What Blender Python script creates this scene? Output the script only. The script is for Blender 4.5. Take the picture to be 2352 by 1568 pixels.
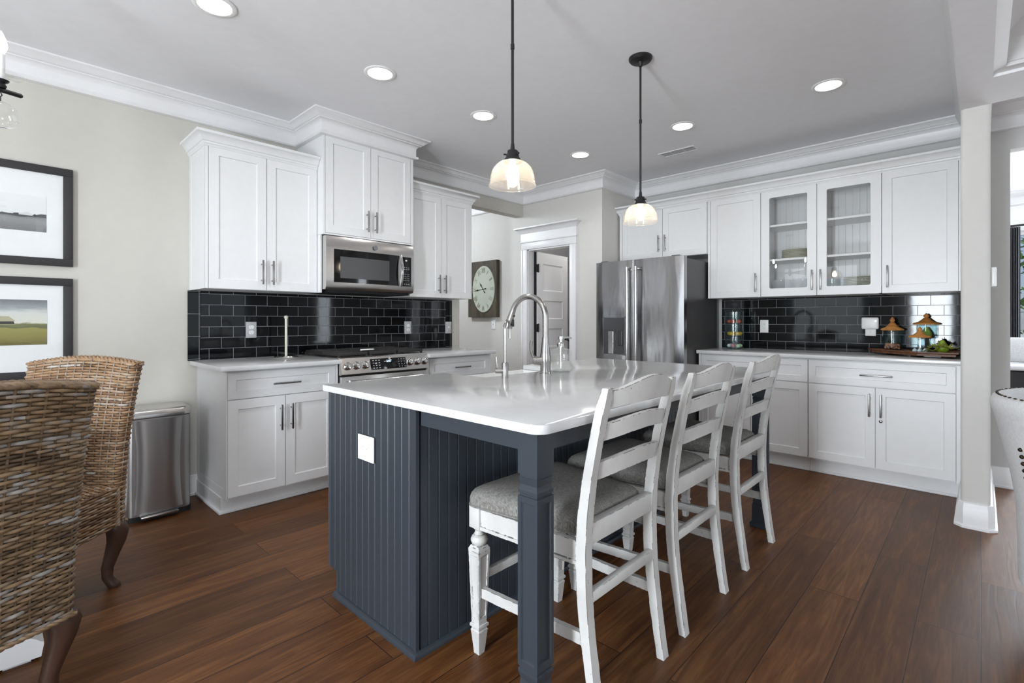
import bpy, bmesh, math, random
from mathutils import Vector, Matrix

for o in list(bpy.data.objects):
    bpy.data.objects.remove(o, do_unlink=True)
SC = bpy.context.scene
COL = SC.collection
PI = math.pi
random.seed(7)

# ------------------------------------------------------------------ camera
TH = math.radians(43.45)
FPX, HORIZON, EYE = 1137.0, 735.6, 1.188
cam_data = bpy.data.cameras.new('camera')
cam = bpy.data.objects.new('camera', cam_data)
COL.objects.link(cam)
cam.location = (0, 0, EYE)
cam.rotation_euler = (PI/2, 0, TH - PI/2)
cam_data.sensor_fit = 'HORIZONTAL'
cam_data.sensor_width = 36.0
cam_data.lens = FPX / 2352.0 * 36.0
cam_data.shift_y = -(784.0 - HORIZON) / 2352.0
cam_data.clip_start = 0.05
SC.camera = cam

# ------------------------------------------------------------------ view, world, lights
SC.view_settings.view_transform = 'Standard'
SC.view_settings.look = 'None'
SC.view_settings.exposure = 0.16
SC.view_settings.gamma = 1.0
SC.view_settings.use_curve_mapping = False

W = bpy.data.worlds.new('sky')
SC.world = W
W.use_nodes = True
_nt = W.node_tree
_bg = _nt.nodes['Background']
_sky = _nt.nodes.new('ShaderNodeTexSky')
_sky.sky_type = 'HOSEK_WILKIE'
_sky.turbidity = 5.0
_sky.ground_albedo = 0.4
_sky.sun_direction = (-0.35, -0.45, 0.82)
_nt.links.new(_sky.outputs['Color'], _bg.inputs['Color'])
_bg.inputs['Strength'].default_value = 2.2

def area_light(name, loc, rot, sx, sy, power, color=(1, 1, 1), spread=PI):
    l = bpy.data.lights.new(name, 'AREA')
    l.shape = 'RECTANGLE'; l.size = sx; l.size_y = sy
    l.energy = power; l.color = color; l.spread = spread
    o = bpy.data.objects.new(name, l); COL.objects.link(o)
    o.location = loc; o.rotation_euler = rot
    return o
DAY = (0.86, 0.93, 1.0)
# daylight standing in each window opening (dining end, living room, far sitting room)
area_light('daylight_dining', (-2.66, 2.45, 1.45), (0, -PI/2, 0), 1.7, 1.3, 13, DAY, 2.9)
area_light('daylight_entry', (-2.66, 0.70, 1.18), (0, -PI/2, 0), 2.1, 0.58, 150, DAY, 2.9)  # reaches low, like its lengthened window, to brighten the base cabinets
area_light('daylight_living', (2.6, -4.96, 1.40), (PI/2, 0, 0), 3.2, 2.0, 14, DAY)
area_light('added_window_light', (-1.5, -4.96, 1.40), (PI/2, 0, 0), 1.5, 2.0, 95, DAY)  # added light for an unseen window, brightens the base cabinets by the range
area_light('daylight_corner', (6.2, -4.96, 1.40), (PI/2, 0, 0), 1.8, 2.0, 80, DAY)
area_light('daylight_sitting', (8.24, -1.3, 1.5), (0, PI/2, 0), 1.5, 1.8, 130, DAY)

# ------------------------------------------------------------------ materials
def lin(c):
    if isinstance(c, str):
        c = [int(c[i:i+2], 16) / 255 for i in (0, 2, 4)]
    return tuple((v / 12.92 if v <= .04045 else ((v + .055) / 1.055) ** 2.4) for v in c) + (1,)

class N:
    def __init__(s, name):
        s.m = bpy.data.materials.new(name); s.m.use_nodes = True
        s.t = s.m.node_tree; s.b = s.t.nodes['Principled BSDF']; s.out = s.t.nodes['Material Output']
    def n(s, typ, **kw):
        nd = s.t.nodes.new(typ)
        for k, v in kw.items():
            if k.startswith('i_'):
                nd.inputs[k[2:].replace('_', ' ')].default_value = v
            else: setattr(nd, k, v)
        return nd
    def l(s, a, b): s.t.links.new(a, b)
    def obj(s, scale=(1, 1, 1), rot=(0, 0, 0), loc=(0, 0, 0), world=False):
        if world: tc = s.n('ShaderNodeNewGeometry').outputs['Position']
        else: tc = s.n('ShaderNodeTexCoord').outputs['Object']
        mp = s.n('ShaderNodeMapping'); mp.inputs['Scale'].default_value = scale
        mp.inputs['Rotation'].default_value = rot; mp.inputs['Location'].default_value = loc
        s.l(tc, mp.inputs['Vector']); return mp.outputs['Vector']
    def noise(s, vec, scale, detail=3, rough=.5, dist=0):
        nd = s.n('ShaderNodeTexNoise'); s.l(vec, nd.inputs['Vector'])
        nd.inputs['Scale'].default_value = scale; nd.inputs['Detail'].default_value = detail
        nd.inputs['Roughness'].default_value = rough; nd.inputs['Distortion'].default_value = dist
        return nd.outputs['Fac']
    def ramp(s, fac, stops):
        nd = s.n('ShaderNodeValToRGB'); s.l(fac, nd.inputs['Fac']); e = nd.color_ramp.elements
        while len(e) < len(stops): e.new(.5)
        for k, (p, c) in enumerate(stops):
            e[k].position = p; e[k].color = c if len(c) == 4 else tuple(c) + (1,)
        return nd.outputs['Color']
    def mix(s, fac, a, b, mode='MIX'):
        nd = s.n('ShaderNodeMix', data_type='RGBA', blend_type=mode)
        for k, v in ((0, fac), (6, a), (7, b)):
            if hasattr(v, 'links') or hasattr(v, 'is_linked'): s.l(v, nd.inputs[k])
            else: nd.inputs[k].default_value = v
        return nd.outputs[2]
    def math(s, op, a, b=0.0):
        nd = s.n('ShaderNodeMath', operation=op)
        for k, v in ((0, a), (1, b)):
            if hasattr(v, 'is_linked'): s.l(v, nd.inputs[k])
            else: nd.inputs[k].default_value = v
        return nd.outputs[0]
    def bump(s, h, strength=.3, dist=.01):
        nd = s.n('ShaderNodeBump'); s.l(h, nd.inputs['Height'])
        nd.inputs['Strength'].default_value = strength; nd.inputs['Distance'].default_value = dist
        s.l(nd.outputs['Normal'], s.b.inputs['Normal'])
    def set(s, **kw):
        for k, v in kw.items():
            s.b.inputs[k.replace('_', ' ')].default_value = v
        return s

def plain(name, col, rough=.5, metal=0, spec=.5, coat=0, bump=None):
    k = N(name); k.set(Base_Color=lin(col), Roughness=rough, Metallic=metal)
    k.b.inputs['Specular IOR Level'].default_value = spec
    k.b.inputs['Coat Weight'].default_value = coat
    v = k.obj()
    f = k.noise(v, 18, 4)
    # slight hand-painted / worn variation so that nothing is perfectly even
    c = k.mix(f, tuple(x * .96 for x in lin(col)[:3]) + (1,), tuple(min(1, x * 1.03) for x in lin(col)[:3]) + (1,))
    k.l(c, k.b.inputs['Base Color'])
    if bump:
        k.bump(k.noise(v, bump[0], 3), bump[1], bump[2])
    return k.m

def steel(name, col, rough=.25, axis='z', metal=1, wave=0):
    k = N(name); k.set(Metallic=metal)
    sc = {'z': (120, 120, 1.2), 'x': (1.2, 120, 120), 'y': (120, 1.2, 120)}[axis]
    f = k.noise(k.obj(sc), 3, 3)
    c = k.mix(f, tuple(x * .9 for x in lin(col)[:3]) + (1,), lin(col)); k.l(c, k.b.inputs['Base Color'])
    r = k.n('ShaderNodeMapRange'); k.l(f, r.inputs[0]); r.inputs[3].default_value = rough * .8; r.inputs[4].default_value = rough * 1.25
    k.l(r.outputs[0], k.b.inputs['Roughness'])
    k.bump(f, .04, .001)
    if wave:                                                     # sheet metal is never dead flat
        k.bump(k.noise(k.obj((5, 5, .9)), 1.6, 2), wave, .02)
    return k.m

def emit(name, col, strength):
    k = N(name); e = k.n('ShaderNodeEmission'); e.inputs['Color'].default_value = lin(col); e.inputs['Strength'].default_value = strength
    k.l(e.outputs[0], k.out.inputs['Surface']); return k.m

def thin_glass(name, tint=(.97, .99, .985), ior=1.45, rough=.0, body=0.0, bodycol=(1, 1, 1)):
    k = N(name)
    tr = k.n('ShaderNodeBsdfTransparent'); tr.inputs['Color'].default_value = tuple(tint) + (1,)
    gl = k.n('ShaderNodeBsdfGlossy'); gl.inputs['Roughness'].default_value = rough; gl.inputs['Color'].default_value = (1, 1, 1, 1)
    # Schlick reflectance from the unsigned facing angle (the same on both sides of a thin wall)
    g = k.n('ShaderNodeNewGeometry'); dt = k.n('ShaderNodeVectorMath', operation='DOT_PRODUCT'); k.l(g.outputs['Incoming'], dt.inputs[0]); k.l(g.outputs['Normal'], dt.inputs[1])
    f0 = ((ior - 1) / (ior + 1)) ** 2
    q = k.math('POWER', k.math('SUBTRACT', 1.0, k.math('ABSOLUTE', dt.outputs['Value'])), 5.0)
    fr = k.math('ADD', f0, k.math('MULTIPLY', q, 1 - f0))
    mx = k.n('ShaderNodeMixShader'); k.l(fr, mx.inputs[0]); k.l(tr.outputs[0], mx.inputs[1]); k.l(gl.outputs[0], mx.inputs[2])
    last = mx.outputs[0]
    if body:
        tl = k.n('ShaderNodeBsdfTranslucent'); tl.inputs['Color'].default_value = tuple(bodycol) + (1,)
        df = k.n('ShaderNodeBsdfDiffuse'); df.inputs['Color'].default_value = tuple(bodycol) + (1,)
        m1 = k.n('ShaderNodeMixShader'); m1.inputs[0].default_value = .35; k.l(tl.outputs[0], m1.inputs[1]); k.l(df.outputs[0], m1.inputs[2])
        m2 = k.n('ShaderNodeMixShader'); m2.inputs[0].default_value = body; k.l(last, m2.inputs[1]); k.l(m1.outputs[0], m2.inputs[2]); last = m2.outputs[0]
    k.l(last, k.out.inputs['Surface']); return k.m

M = {}
M['cab'] = plain('cabinet_paint', 'e5e5e5', .32, bump=(60, .03, .002))
M['trim'] = plain('trim_paint', 'e9e8e8', .35)
M['wall'] = plain('wall_paint', 'c8c5bd', .8, bump=(220, .05, .002))
M['wall_lit'] = plain('wall_paint_lit', 'd4d2cd', .8, bump=(220, .05, .002))  # same paint as the range wall, with the brighter light painted in
M['wall_grey'] = plain('wall_paint_cool', 'c6c5c3', .8, bump=(220, .05, .002))
M['ceil'] = plain('ceiling_paint', 'efeff1', .9, bump=(160, .08, .003))
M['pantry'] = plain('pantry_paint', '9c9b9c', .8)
M['navy'] = plain('island_paint', '31373e', .42, bump=(90, .05, .002))
M['gap'] = plain('shadow_gap', '4a4a4a', .8)  # dark grey painted as shade in gaps; also the thermostat screen
M['nickel'] = steel('brushed_nickel', '9c9a99', .3)
M['steel'] = steel('stainless', 'c4c2c0', .22)
M['steel_x'] = steel('stainless_side_grain', 'cfccc9', .24, 'x')
M['fridge'] = steel('fridge_stainless', 'a09fa0', .2, wave=.35)
M['fridge_side'] = plain('fridge_side_grey', '4a4949', .35, metal=.3)
M['bin_steel'] = steel('bin_steel', 'b2b1b0', .32)
M['tap_nickel'] = steel('tap_nickel', 'b0aeac', .24)
M['chrome'] = steel('chrome', 'd8d8d8', .1)
M['black'] = plain('black_metal', '2b2a2b', .4, metal=.4)
M['black_gloss'] = plain('black_glass', '0e0e10', .06)
M['iron'] = plain('cast_iron', '2c2a29', .65, bump=(200, .2, .002))
M['dark'] = plain('dark_void', '101011', .7)
M['white'] = plain('white_plastic', 'f2f2f0', .35)
M['ceramic'] = plain('white_ceramic', 'f4f4f2', .12)
M['cream'] = plain('cream_ceramic', 'd9d7c8', .25)
M['dark_wood'] = plain('dark_turned_wood', '4a342a', .42, bump=(30, .1, .003))
M['frame'] = plain('frame_black', '2e2c2d', .6, bump=(120, .25, .003))
M['mat_board'] = plain('mat_board', 'eeeeee', .85)
M['lens'] = emit('downlight_lens', 'fff8f0', 14)
M['bulb'] = emit('warm_bulb', 'fff0dc', 38)
M['flame'] = emit('candle_bulb', 'ffffff', 30)
M['led'] = emit('display_digits', 'cfe4ff', 2.2)
M['glass'] = thin_glass('clear_glass', (.985, .988, .986))
M['bottle'] = thin_glass('thick_bottle_glass', (.97, .982, .976), 1.75, .0, .10, (1, 1, 1))
M['pane'] = thin_glass('window_pane', (.96, .97, .97), 1.5)
M['teal_glass'] = thin_glass('aqua_glass', (.90, .96, .965), 1.5)
M['shade_glass'] = thin_glass('ribbed_shade_glass', (.98, .97, .95), 1.5, .06, .085, (1, .94, .84))
M['liquid'] = thin_glass('clear_soap', (.985, .99, .98), 1.3, .0, .14, (1, 1, .99))
M['plate_grey'] = plain('satin_grey_plate', 'bcbcbd', .4)
M['print'] = plain('printed_marks', '8b8b8d', .6)
M['label'] = plain('panel_marks', 'b9bbbf', .5)

def quartz():
    k = N('white_quartz'); v = k.obj()
    f = k.noise(v, 9, 6, .6, .4); g = k.noise(v, 260, 2)
    c = k.ramp(f, [(.3, lin('d0d0d0')), (.62, lin('d6d6d6'))]); c2 = k.mix(k.math('GREATER_THAN', g, .74), c, lin('bfbfbf'))
    k.l(c2, k.b.inputs['Base Color']); k.set(Roughness=.13); k.b.inputs['Specular IOR Level'].default_value = .5
    return k.m
M['quartz'] = quartz()

def floor_mat():
    k = N('hickory_planks'); v = k.obj(world=True)
    br = k.n('ShaderNodeTexBrick'); k.l(v, br.inputs['Vector'])
    br.offset = .37; br.offset_frequency = 2; br.squash = 1
    for nme, val in (('Scale', 1), ('Mortar Size', .0016), ('Mortar Smooth', .2), ('Bias', 0), ('Brick Width', 1.55), ('Row Height', .187)):
        br.inputs[nme].default_value = val
    br.inputs['Color1'].default_value = (0, 0, 0, 1); br.inputs['Color2'].default_value = (1, 1, 1, 1); br.inputs['Mortar'].default_value = (.5, .5, .5, 1)
    tone = br.outputs['Color']; seam = br.outputs['Fac']
    # shift the grain by plank so that figure does not run across seams
    sep = k.n('ShaderNodeVectorMath', operation='MULTIPLY_ADD'); k.l(tone, sep.inputs[0]); sep.inputs[1].default_value = (13, 7, 5); k.l(v, sep.inputs[2])
    m = k.n('ShaderNodeMapping'); m.inputs['Scale'].default_value = (1.1, 12, 1); k.l(sep.outputs[0], m.inputs['Vector'])
    g = k.noise(m.outputs[0], 2.2, 8, .62, 1.1)
    m2 = k.n('ShaderNodeMapping'); m2.inputs['Scale'].default_value = (3, 90, 1); k.l(sep.outputs[0], m2.inputs['Vector'])
    fine = k.noise(m2.outputs[0], 2, 4, .6)
    c = k.ramp(g, [(.25, lin('38200f')), (.5, lin('624021')), (.78, lin('8c643b'))])
    c = k.mix(.30, c, k.ramp(fine, [(.3, lin('2e1407')), (.7, lin('7a4624'))]))
    tn = k.ramp(tone, [(0, (.72, .69, .66)), (1, (1.28, 1.25, 1.24))])
    c = k.mix(1.0, c, tn, 'MULTIPLY')
    c = k.mix(seam, c, lin('1e0f08'))
    k.l(c, k.b.inputs['Base Color'])
    r = k.n('ShaderNodeMapRange'); k.l(g, r.inputs[0]); r.inputs[3].default_value = .36; r.inputs[4].default_value = .52
    k.l(r.outputs[0], k.b.inputs['Roughness'])
    h = k.math('ADD', k.math('MULTIPLY', g, .7), k.math('MULTIPLY', k.noise(v, 5, 2), .8)); h = k.math('SUBTRACT', h, k.math('MULTIPLY', seam, 1.2))
    k.bump(h, .22, .004); k.b.inputs['Specular IOR Level'].default_value = .32
    return k.m
M['floor'] = floor_mat()

def tile_mat(name, axis, rot=False, off=(0, 0, 0)):
    """glossy black 3x6 tiles with pale grout; axis = horizontal object axis"""
    k = N(name)
    tc = k.n('ShaderNodeTexCoord').outputs['Object']
    sx = k.n('ShaderNodeSeparateXYZ'); k.l(tc, sx.inputs[0])
    cb = k.n('ShaderNodeCombineXYZ')
    a = sx.outputs[axis]; z = sx.outputs['Z']
    if rot: a, z = z, a
    k.l(k.math('ADD', a, off[0]), cb.inputs[0]); k.l(k.math('ADD', z, off[1]), cb.inputs[1])
    br = k.n('ShaderNodeTexBrick'); k.l(cb.outputs[0], br.inputs['Vector'])
    br.offset = 0.0 if rot else .5; br.offset_frequency = 2
    for nme, val in (('Scale', 1), ('Mortar Size', .0017), ('Mortar Smooth', .15), ('Bias', 0), ('Brick Width', .1545), ('Row Height', .0764)):
        br.inputs[nme].default_value = val
    br.inputs['Color1'].default_value = lin('0c0e10'); br.inputs['Color2'].default_value = lin('17191b'); br.inputs['Mortar'].default_value = lin('85868a')
    k.l(br.outputs['Color'], k.b.inputs['Base Color'])
    r = k.n('ShaderNodeMapRange'); k.l(br.outputs['Fac'], r.inputs[0]); r.inputs[3].default_value = .05; r.inputs[4].default_value = .7
    k.l(r.outputs[0], k.b.inputs['Roughness']); k.b.inputs['Specular IOR Level'].default_value = .27
    w = k.noise(tc, 7, 2)
    h = k.math('SUBTRACT', k.math('MULTIPLY', w, .25), br.outputs['Fac'])
    k.bump(h, .25, .003)
    return k.m

def distressed(name, base='d0cfcc', edge='3c3734'):
    """painted timber whose worn edges show the dark wood: bevel-normal edge mask broken by noise"""
    k = N(name); v = k.obj()
    bv = k.n('ShaderNodeBevel', samples=6); bv.inputs['Radius'].default_value = .0042
    g = k.n('ShaderNodeNewGeometry')
    d = k.n('ShaderNodeVectorMath', operation='DOT_PRODUCT'); k.l(bv.outputs[0], d.inputs[0]); k.l(g.outputs['Normal'], d.inputs[1])
    e = k.math('LESS_THAN', d.outputs['Value'], .955)
    n = k.noise(k.obj((1, 1, .55)), 26, 4, .65)
    e = k.math('MULTIPLY', e, k.math('GREATER_THAN', n, .505))
    w = k.noise(v, 6, 5, .6)
    c = k.ramp(w, [(.3, lin('c0bebb')), (.6, lin(base))])
    spot = k.math('GREATER_THAN', k.noise(v, 55, 2), .735)
    c = k.mix(spot, c, lin('a8a39d')); c = k.mix(e, c, lin(edge))
    k.l(c, k.b.inputs['Base Color']); k.set(Roughness=.5); k.bump(w, .05, .003)
    return k.m
M['stool'] = distressed('distressed_white_paint')

def linen(name, a, b, scale=420):
    k = N(name); v = k.obj()
    w1 = k.noise(k.obj((scale, 75, 75)), 1, 3, .7); w2 = k.noise(k.obj((75, scale, 75)), 1, 3, .7)
    f = k.math('ADD', k.math('MULTIPLY', w1, .5), k.math('MULTIPLY', w2, .5))
    c = k.ramp(f, [(.36, lin(a)), (.62, lin(b))]); k.l(c, k.b.inputs['Base Color']); k.set(Roughness=.95)
    k.b.inputs['Specular IOR Level'].default_value = .15
    k.bump(f, .5, .003); return k.m
M['linen'] = linen('grey_linen', '5d5b57', '9c9a95', 640)
M['white_fabric'] = linen('white_linen', 'd2d2d2', 'e6e6e6')
M['pale_fabric'] = linen('pale_pillow', 'b9b8b8', 'd5d4d4')
M['curtain'] = linen('grey_curtain', '4b4b4d', '66666a')

def wicker_mat(name, stops):
    k = N(name)
    at = k.n('ShaderNodeAttribute', attribute_name='strand'); v = k.obj()
    f = k.math('ADD', k.math('MULTIPLY', at.outputs['Fac'], .65), k.math('MULTIPLY', k.noise(v, 26, 4), .5))
    c = k.ramp(f, [(p, lin(h)) for p, h in stops]); k.l(c, k.b.inputs['Base Color']); k.set(Roughness=.42)
    k.bump(k.noise(k.obj((40, 40, 300)), 1, 2), .2, .002); return k.m
M['wicker'] = wicker_mat('grey_brown_wicker', [(.12, '372c22'), (.32, '594836'), (.50, '755f48'), (.66, '8f775a'), (.78, '8f8b86'), (.95, 'a6a19a')])
M['wicker_tan'] = wicker_mat('tan_wicker', [(.15, '5d4531'), (.4, '84664a'), (.6, '9d7d5d'), (.8, 'a89683'), (.95, 'bdb6b0')])
M['reed'] = wicker_mat('wicker_stake', [(.2, '4a3c2c'), (.6, '685640'), (.9, '7d7264')])

def wood(name, a, b, axis=(14, 2, 14), rough=.5):
    k = N(name); f = k.noise(k.obj(axis), 2.5, 6, .6, .8)
    c = k.ramp(f, [(.3, lin(a)), (.7, lin(b))]); k.l(c, k.b.inputs['Base Color']); k.set(Roughness=rough); k.bump(f, .15, .003); return k.m
M['lid_wood'] = wood('lid_wood', 'a0652e', 'd99d56')
M['tray_wood'] = wood('tray_wood', '43281a', '80553a')
M['clock_wood'] = wood('weathered_board', '2c2a25', '5a5040', (8, 8, 2), .7)

# ------------------------------------------------------------------ mesh builder
class MB:
    def __init__(s): s.bm = bmesh.new(); s.mi = 0; s.lay = None
    def _m(s, fs):
        for f in fs: f.material_index = s.mi
    def box(s, x0, y0, z0, x1, y1, z1, bev=0, seg=2, M4=None):
        r = bmesh.ops.create_cube(s.bm, size=1.0)
        vs = r['verts']
        for v in vs:
            v.co = Vector((x0 + (v.co.x + .5) * (x1 - x0), y0 + (v.co.y + .5) * (y1 - y0), z0 + (v.co.z + .5) * (z1 - z0)))
        fs = list({f for v in vs for f in v.link_faces})
        if M4 is not None: bmesh.ops.transform(s.bm, matrix=M4, verts=vs)
        s._m(fs)
        if bev > 0:
            es = list({e for v in vs for e in v.link_edges})
            rr = bmesh.ops.bevel(s.bm, geom=es, offset=bev, segments=seg, profile=.5, affect='EDGES', clamp_overlap=True)
            s._m(rr['faces'])
        return s
    def face(s, pts):
        vs = [s.bm.verts.new(p) for p in pts]; f = s.bm.faces.new(vs); f.material_index = s.mi; return f
    def prism(s, pts, vec):
        a = [s.bm.verts.new(p) for p in pts]; vec = Vector(vec)
        b = [s.bm.verts.new(Vector(p) + vec) for p in pts]; n = len(a); fs = []
        fs.append(s.bm.faces.new(list(reversed(a)))); fs.append(s.bm.faces.new(b))
        for i in range(n):
            j = (i + 1) % n; fs.append(s.bm.faces.new([a[i], a[j], b[j], b[i]]))
        s._m(fs); return s
    def loft(s, rings, closed=True, caps=True, loop=False):
        R = [[s.bm.verts.new(p) for p in r] for r in rings]; fs = []
        n = len(R[0]); K = len(R) if loop else len(R) - 1
        for k in range(K):
            A, B = R[k], R[(k + 1) % len(R)]
            for i in range(n if closed else n - 1):
                j = (i + 1) % n; fs.append(s.bm.faces.new([A[i], A[j], B[j], B[i]]))
        if caps and closed and not loop:
            fs.append(s.bm.faces.new(list(reversed(R[0])))); fs.append(s.bm.faces.new(R[-1]))
        s._m(fs); return fs
    def tube(s, pts, r, n=10, caps=True, loop=False, flat=1.0):
        pts = [Vector(p) for p in pts]; rs = r if isinstance(r, (list, tuple)) else [r] * len(pts)
        rings = []; up = None; K = len(pts)
        for i, p in enumerate(pts):
            if loop: t = pts[(i + 1) % K] - pts[i - 1]
            else: t = pts[min(i + 1, K - 1)] - pts[max(i - 1, 0)]
            t.normalize()
            if up is None:
                up = Vector((0, 0, 1)) if abs(t.z) < .9 else Vector((1, 0, 0))
            a = (up - t * up.dot(t)); a.normalize(); b = t.cross(a); up = a
            rings.append([p + (a * math.cos(2 * PI * k / n) + b * math.sin(2 * PI * k / n) * flat) * rs[i] for k in range(n)])
        return s.loft(rings, True, caps, loop)
    def lathe(s, prof, o=(0, 0, 0), n=28, M4=None, ell=1.0):
        o = Vector(o); rings = []
        for r, z in prof:
            ring = []
            for k in range(n):
                a = 2 * PI * k / n; p = Vector((max(r, 1e-4) * math.cos(a), max(r, 1e-4) * math.sin(a) * ell, z))
                if M4 is not None: p = M4 @ p
                ring.append(p + o)
            rings.append(ring)
        s.loft(rings, True, True); return s
    def cyl(s, p0, p1, r, n=14):
        s.tube([p0, p1], r, n); return s
    def ball(s, c, rx, ry=None, rz=None, seg=14):
        ry = ry or rx; rz = rz or rx
        r = bmesh.ops.create_uvsphere(s.bm, u_segments=seg, v_segments=max(6, seg // 2 + 1), radius=1)
        for v in r['verts']: v.co = Vector((c[0] + v.co.x * rx, c[1] + v.co.y * ry, c[2] + v.co.z * rz))
        s._m({f for v in r['verts'] for f in v.link_faces}); return s
    def sweep(s, path, prof, closed=False, side=1):
        """mitred moulding: prof = (offset from wall, z); side = +1 offsets to the left of travel"""
        P = [Vector((p[0], p[1])) for p in path]; n = len(P); rings = []
        def nrm(a, b):
            d = (b - a).normalized(); return Vector((-d.y, d.x)) * side
        for i in range(n):
            n0 = nrm(P[i - 1], P[i]) if (i > 0 or closed) else None
            n1 = nrm(P[i], P[(i + 1) % n]) if (i < n - 1 or closed) else None
            if n0 is None: m = n1
            elif n1 is None: m = n0
            else:
                m = (n0 + n1); m = m / max(.2, m.dot(n0)) if m.length > 1e-6 else n0
            rings.append([Vector((P[i].x + m.x * o, P[i].y + m.y * o, z)) for o, z in prof])
        if closed: s.loft(rings, True, False, True)
        else: s.loft(rings, True, True)
        return s
    def build(s, name, mat, parent=None, smooth=35, loc=None, recalc=True):
        if recalc: bmesh.ops.recalc_face_normals(s.bm, faces=s.bm.faces[:])
        me = bpy.data.meshes.new(name); s.bm.to_mesh(me); s.bm.free()
        for m in (mat if isinstance(mat, (list, tuple)) else [mat]): me.materials.append(M[m] if isinstance(m, str) else m)
        if smooth:
            me.polygons.foreach_set('use_smooth', [True] * len(me.polygons))
            me.set_sharp_from_angle(angle=math.radians(smooth))
        o = bpy.data.objects.new(name, me); COL.objects.link(o)
        if parent is not None: o.parent = parent
        if loc: o.location = loc
        return o

def tag(o, label, cat, group=None, kind=None):
    o['label'] = label; o['category'] = cat
    if group: o['group'] = group
    if kind: o['kind'] = kind
    return o
def thing(name, label, cat, loc=(0, 0, 0), rz=0.0, group=None):
    o = bpy.data.objects.new(name, None); COL.objects.link(o); o.empty_display_size = .05
    o.location = loc; o.rotation_euler = (0, 0, rz)
    return tag(o, label, cat, group)
def struct(name, mb, mat, label, cat, parent=None, smooth=35):
    o = mb.build(name, mat, parent, smooth)
    if parent is None: tag(o, label, cat, kind='structure')
    return o
def copy_tree(o, parent=None):
    c = o.copy(); COL.objects.link(c)
    if parent is not None: c.parent = parent
    for ch in [x for x in bpy.data.objects if x.parent == o]:
        copy_tree(ch, c)
    return c
def text(name, body, size, mat, parent, M4, depth=.0006):
    cu = bpy.data.curves.new(name, 'FONT'); cu.body = body; cu.size = size; cu.extrude = depth
    cu.align_x = 'CENTER'; cu.align_y = 'CENTER'
    t = bpy.data.objects.new(name, cu); COL.objects.link(t)
    dg = bpy.context.evaluated_depsgraph_get(); me = bpy.data.meshes.new_from_object(t.evaluated_get(dg))
    bpy.data.objects.remove(t, do_unlink=True)
    me.transform(M4); me.materials.clear(); me.materials.append(M[mat])
    o = bpy.data.objects.new(name, me); COL.objects.link(o); o.parent = parent; return o
FRONT = Matrix.Rotation(PI/2, 4, 'X')            # text lying in XY -> standing, facing -y
def T(x, y, z): return Matrix.Translation((x, y, z))
# ================================================================== the room
CEIL, YW, XR, XP, YP = 2.695, 3.91, 4.97, 4.32, 2.82     # ceiling, range wall, right wall, pantry wall, pantry corner
XB, YS = -2.7, -5.0                                       # dining-end wall, living-room wall

m = MB(); m.box(XB - .2, YS - .2, -.12, 8.6, 6.4, 0); struct('floor', m, 'floor', 'dark brown wide-plank hickory floor', 'floor', smooth=0)
m = MB(); m.box(XB - .2, YS - .2, CEIL, 8.6, 6.4, CEIL + .12); struct('ceiling', m, 'ceil', 'pale grey painted ceiling', 'ceiling', smooth=0)

# range wall with the header over the hall opening
m = MB(); m.box(XB, YW, 0, 3.337, YW + .12, CEIL); m.box(3.337, YW, 2.405, XP, YW + .12, CEIL)
struct('wall_left', m, 'wall', 'warm grey kitchen wall behind the range and the framed pictures', 'wall', smooth=0)
# pantry wall, with the doorway, running on into the hall; then its return by the fridge
D0, D1, DH = 3.223, 3.84, 2.012
m = MB(); m.box(XP, YP, 0, XP + .12, D0, CEIL); m.box(XP, D1, 0, XP + .12, 6.2, CEIL); m.box(XP, D0, DH, XP + .12, D1, CEIL)
m.box(XP + .12, YP, 0, XR + .11, YP + .12, CEIL)
struct('wall_pantry', m, 'wall_lit', 'pale wall with the pantry doorway beside the fridge', 'wall', smooth=0)
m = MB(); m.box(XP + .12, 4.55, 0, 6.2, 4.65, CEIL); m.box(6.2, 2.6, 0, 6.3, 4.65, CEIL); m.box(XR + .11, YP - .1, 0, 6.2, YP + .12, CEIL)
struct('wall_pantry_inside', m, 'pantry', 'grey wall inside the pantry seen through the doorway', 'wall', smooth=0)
m = MB(); m.box(1.5, 6.1, 0, XP, 6.2, CEIL); m.box(1.4, YW + .12, 0, 1.5, 6.2, CEIL)
struct('wall_hall', m, 'wall_grey', 'grey wall closing the hall behind the range wall', 'wall', smooth=0)
# right wall, ending at the opening to the sitting room, header over the opening
m = MB(); m.box(XR, -.151, 0, XR + .11, YP, CEIL); m.box(XR, -3.0, 2.40, XR + .11, -.151, CEIL); m.box(XR, YS, 0, XR + .11, -3.0, CEIL)
struct('wall_right', m, 'wall_grey', 'wall behind the counter run, ending at the sitting room opening', 'wall', smooth=0)
# stub wall with rounded drywall corners closing the counter run
SY0, SY1, SX = -.040, .086, 3.87
r_ = .02; pts = []
for cx, cy, a0 in ((SX + r_, SY1 - r_, PI/2), (SX + r_, SY0 + r_, PI)):
    for k in range(7):
        a = a0 + k * PI / 12; pts.append((cx + r_ * math.cos(a), cy + r_ * math.sin(a)))
pts += [(XR, SY0), (XR, SY1)]
m = MB(); m.prism([(x, y, 0) for x, y in pts], (0, 0, 2.406))
struct('wall_column', m, 'wall_lit', 'white stub wall with rounded corners at the end of the counters', 'wall', smooth=50)
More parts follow.
